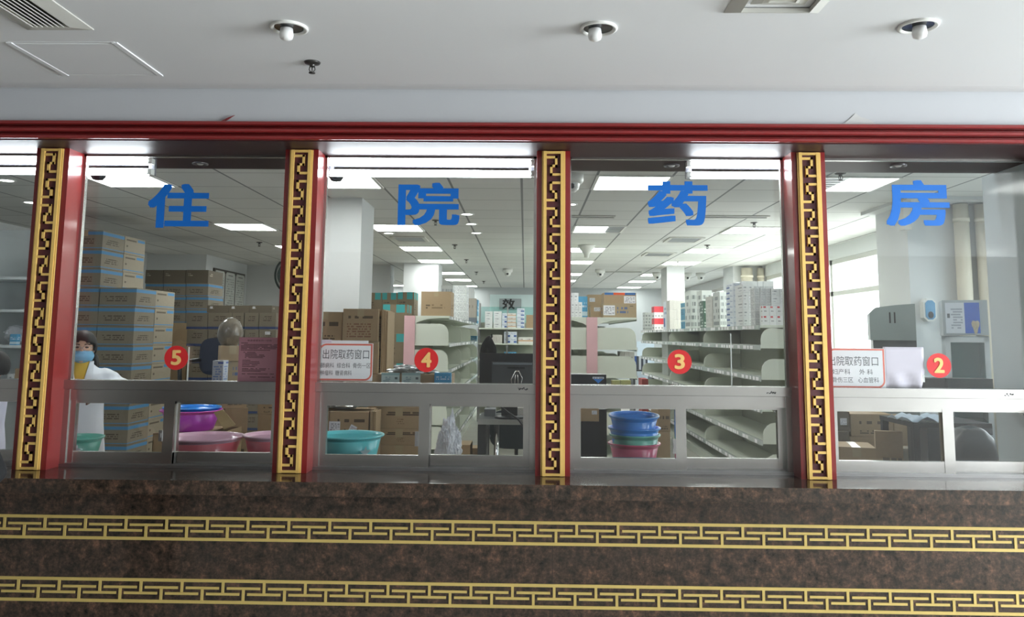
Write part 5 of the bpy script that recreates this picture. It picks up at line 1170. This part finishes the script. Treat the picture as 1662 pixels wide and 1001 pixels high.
def person(name, label, loc, rotz, H, arms, coat_mat, hair='tied', face=True, inner=YEL, lapels=True, group=None, head_turn=0, pants=NAVY):
    t = thing(name, label, 'person', loc, rotz, group); k = H/1.6; S = lambda *p: Vector(p)*k
    hz = 1.475
    bm = B(); hb = ball(bm, S(0, 0, hz), .074*k, .092*k, .108*k, 4)
    for v in hb:
        z = (v.co.z/k-hz)/.108
        if z < 0: v.co.x *= 1+.22*z; v.co.y = v.co.y*(1+.1*z)-.006*k*(-z)
    ball(bm, S(0, -.09, hz-.012), .011*k, .017*k, .02*k, 2); ball(bm, S(0, -.086, hz+.012), .009*k, .012*k, .022*k, 2)
    ball(bm, S(0, -.082, hz-.05), .024*k, .013*k, .010*k, 2); ball(bm, S(0, -.072, hz-.085), .024*k, .02*k, .018*k, 2)
    for s in (-1, 1): ball(bm, S(s*.076, .008, hz-.005), .011*k, .02*k, .03*k, 2)
    atube(bm, [S(0, .012, 1.25), S(0, .006, 1.34), S(0, 0, 1.43)], [.06*k, .048*k, .046*k], 14)
    lathe(bm, [(0, .80*k), (.14*k, .82*k), (.150*k, .9*k), (.125*k, 1.02*k), (.135*k, 1.14*k), (.155*k, 1.24*k), (.145*k, 1.30*k), (.07*k, 1.345*k), (0, 1.36*k)], 20, sy=.66)
    for s in (-1, 1):
        atube(bm, [S(s*.075, 0, .86), S(s*.08, -.01, .46), S(s*.08, 0, .09)], [.075*k, .052*k, .036*k], 14); atube(bm, [S(s*.08, .03, .05), S(s*.085, -.12, .035)], [.042*k, .034*k], 10)
    for (sh, el, wr, up) in arms:
        atube(bm, [S(*sh), S(*el), S(*wr)], [.05*k, .038*k, .026*k], 12); hand(bm, S(*wr), S(*wr)-S(*el), up)
    body = remeshed(bm, 'body', SKIN, t, .0085*k)
    # coat with sleeves
    bm = B(); lathe(bm, [(0, .50*k), (.215*k, .50*k), (.20*k, .72*k), (.18*k, .92*k), (.162*k, 1.05*k), (.172*k, 1.2*k), (.178*k, 1.285*k), (.10*k, 1.345*k), (.066*k, 1.375*k), (0, 1.375*k)], 24, sy=.72)
    for (sh, el, wr, up) in arms:
        e = Vector(el); w_ = Vector(wr); c_ = w_-(w_-e)*.05; atube(bm, [S(*sh), S(*((Vector(sh)+e)/2)), S(*el), S(*((e+c_)/2)), S(*c_)], [.07*k, .066*k, .056*k, .054*k, .05*k], 14); ball(bm, S(*sh), .075*k, .072*k, .07*k, 2)
    for v in bm.verts:
        if v.co.z < 1.2*k: v.co += v.normal*0+Vector((noise.noise(v.co*9), noise.noise(v.co*9+Vector((5, 0, 0))), 0))*.012*k
    remeshed(bm, 'coat', coat_mat, t, .012*k, 3)
    bm = B(); atube(bm, [S(0, 0, .52), S(0, 0, .3)], [.13*k, .10*k], 16)
    for s in (-1, 1): atube(bm, [S(s*.08, 0, .55), S(s*.08, -.008, .40), S(s*.08, 0, .1)], [.088*k, .068*k, .058*k], 14)
    obj('trousers', bm, pants, t)
    for s in (-1, 1): bm = B(); ball(bm, S(s*.083, -.05, .042), .05*k, .13*k, .045*k, 3); obj('shoe', bm, BLACK, t)
    if lapels:
        prof_ = ((.92, .18), (1.05, .162), (1.2, .172), (1.285, .178), (1.345, .10), (1.375, .066), (1.42, .05))
        def surf(x, z):
            for (za, ra), (zb_, rb) in zip(prof_, prof_[1:]):
                if z <= zb_:
                    r = ra+(rb-ra)*(z-za)/(zb_-za); break
            return -(r*.72+.012)*math.sqrt(max(.05, 1-(x/max(r, .09))**2*.8))
        def strip(nm, wa, wb, za, zb_, push, mt):
            bm = B(); n_ = 16; L_, Rr = [], []
            for i in range(n_+1):
                z = za+(zb_-za)*i/n_; x0_, x1_ = wa(z), wb(z)
                row = [x0_+(x1_-x0_)*j/6 for j in range(7)]; L_.append([bm.verts.new((x*k, (surf(x, z)-push)*k, z*k)) for x in row])
            for i in range(n_):
                for j in range(6): bm.faces.new((L_[i][j], L_[i][j+1], L_[i+1][j+1], L_[i+1][j])).smooth = True
            o = obj(nm, bm, mt, t); o.modifiers.new('thick', 'SOLIDIFY').thickness = .004
        vv = lambda z: max(0, (z-1.10)/.28)*.056
        strip('blouse', lambda z: -vv(z), lambda z: vv(z), 1.10, 1.385, .002, inner)
        for s in (-1, 1):
            strip('lapel', lambda z: s*vv(z), lambda z: s*(vv(z)+.05*min(1, max(0, (z-1.09)/.16))*(1 if z < 1.27 else max(.45, 1-(z-1.27)*4))), 1.10, 1.385, .008, coat_mat)
    # hair
    bm = B(); hv = ball(bm, S(0, .012, hz+.016), .087*k, .102*k, .112*k, 4)
    low = -.10 if hair != 'short' else -.05
    dele = [v for v in hv if (v.co.y < -.045*k and v.co.z < (hz+.058)*k - abs(v.co.x)*.55) or v.co.z < (hz+low)*k or (v.co.y < -.0*k and v.co.z < (hz-.02)*k)]
    bmesh.ops.delete(bm, geom=dele, context='VERTS'); o = obj('hair', bm, HAIR, t); o.modifiers.new('thick', 'SOLIDIFY').thickness = -.012*k
    if hair == 'tied':
        bm = B(); atube(bm, [S(.03, .09, hz-.02), S(.075, .085, hz-.07), S(.092, .05, hz-.13), (S(.088, .02, hz-.19))], [.022*k, .034*k, .028*k, .012*k], 12); obj('ponytail', bm, HAIR, t)
    if face:
        for s in (-1, 1):
            bm = B(); ball(bm, S(s*.031, -.083, hz+.012), .0145*k, .008*k, .006*k, 2); obj('eye', bm, INKB, t)
            bm = B(); atube(bm, [S(s*.016, -.091, hz+.032), S(s*.034, -.088, hz+.037), S(s*.052, -.076, hz+.031)], .0034*k, 6); obj('eyebrow', bm, HAIR, t)
    return t, k, hz
wp = atY(134.5, 560, 1.9)
wt, k, hz = person('person', 'woman in white coat and blue face mask behind window 5', (wp.x, 1.9, 0), .46, atY(131, 539, 1.9).z*1.6/1.598,
    [((-.155, .0, 1.265), (-.2, -.02, 1.0), (-.06, -.2, 1.17), (0, -1, .3)), ((.155, .0, 1.265), (.29, .05, 1.20), (.16, -.19, 1.19), (0, -.3, 1))], COAT)
bm = B(); mv = ball(bm, (0, 0, 0), .084*k, .104*k, .062*k, 4)
bmesh.ops.delete(bm, geom=[v for v in mv if v.co.y > -.012*k], context='VERTS')
for v in bm.verts:
    v.co.y *= 1.02
    if abs(v.co.x) < .02*k and v.co.z > .02*k: v.co.y -= .008*k
    v.co.z += .003*k*math.sin(v.co.z/k*260)
o = obj('face_mask', bm, MASK, wt, loc=(0, -.006*k, (hz-.052)*k)); o.modifiers.new('thick', 'SOLIDIFY').thickness = .002
for s in (-1, 1): bm = B(); atube(bm, [Vector((s*.078, -.03, hz-.02))*k, Vector((s*.084, 0, hz+.01))*k], .002, 6); obj('mask_loop', bm, PAPERW, wt)
bm = B()
for s in (-1, 1):
    c = Vector((s*.033, -.102, hz+.006))*k; q = [c+Vector((.027*k*math.cos(a*PI/10), .003*abs(math.cos(a*PI/10)), .019*k*math.sin(a*PI/10))) for a in range(21)]; atube(bm, q, .0016, 5, False); atube(bm, [c+Vector((s*.027*k, 0, .006*k)), Vector((s*.082, .0, hz+.012))*k], .0016, 5)
atube(bm, [Vector((-.008, -.104, hz+.008))*k, Vector((.008, -.104, hz+.008))*k], .0016, 5); obj('glasses', bm, STEEL2, wt)
bm = B(); prism(bm, [(.016*math.cos(a*PI/8), .016*math.sin(a*PI/8)) for a in range(16)], -.003, 0); o = obj('badge', bm, pm('badge_grey', srgb(90, 104, 120), .5), wt, loc=(.105*k, -.135*k, 1.17*k), rot=(0, 0, .5))
wp = atY(-14, 590, 1.45)
person('person', 'person with short black hair in white coat at the far left edge', (wp.x, 1.45, 0), -.9, atY(-14, 570, 1.45).z*1.6/1.598,
    [((-.17, .0, 1.27), (-.21, -.02, 1.0), (-.12, -.2, .92), (0, -1, .3)), ((.17, .0, 1.27), (.215, -.02, 1.0), (.13, -.2, .90), (0, -1, .3))], pm('white_coat_lilac', srgb(222, 222, 240), .85, vary=.04, vscale=14), hair='short', inner=PAPERW)
vp = atY(-14, 790, -.95)
person('person', 'visitor in black clothes at the lower left edge of the lobby', (vp.x-.30, -.95, 0), PI, 1.52,
    [((-.17, 0, 1.27), (-.285, -.03, 1.06), (-.13, -.2, 1.02), (0, -.3, 1)), ((.17, 0, 1.27), (.285, -.03, 1.06), (.13, -.2, 1.0), (0, -.3, 1))], DARKC, hair='short', lapels=False, pants=DARKC)
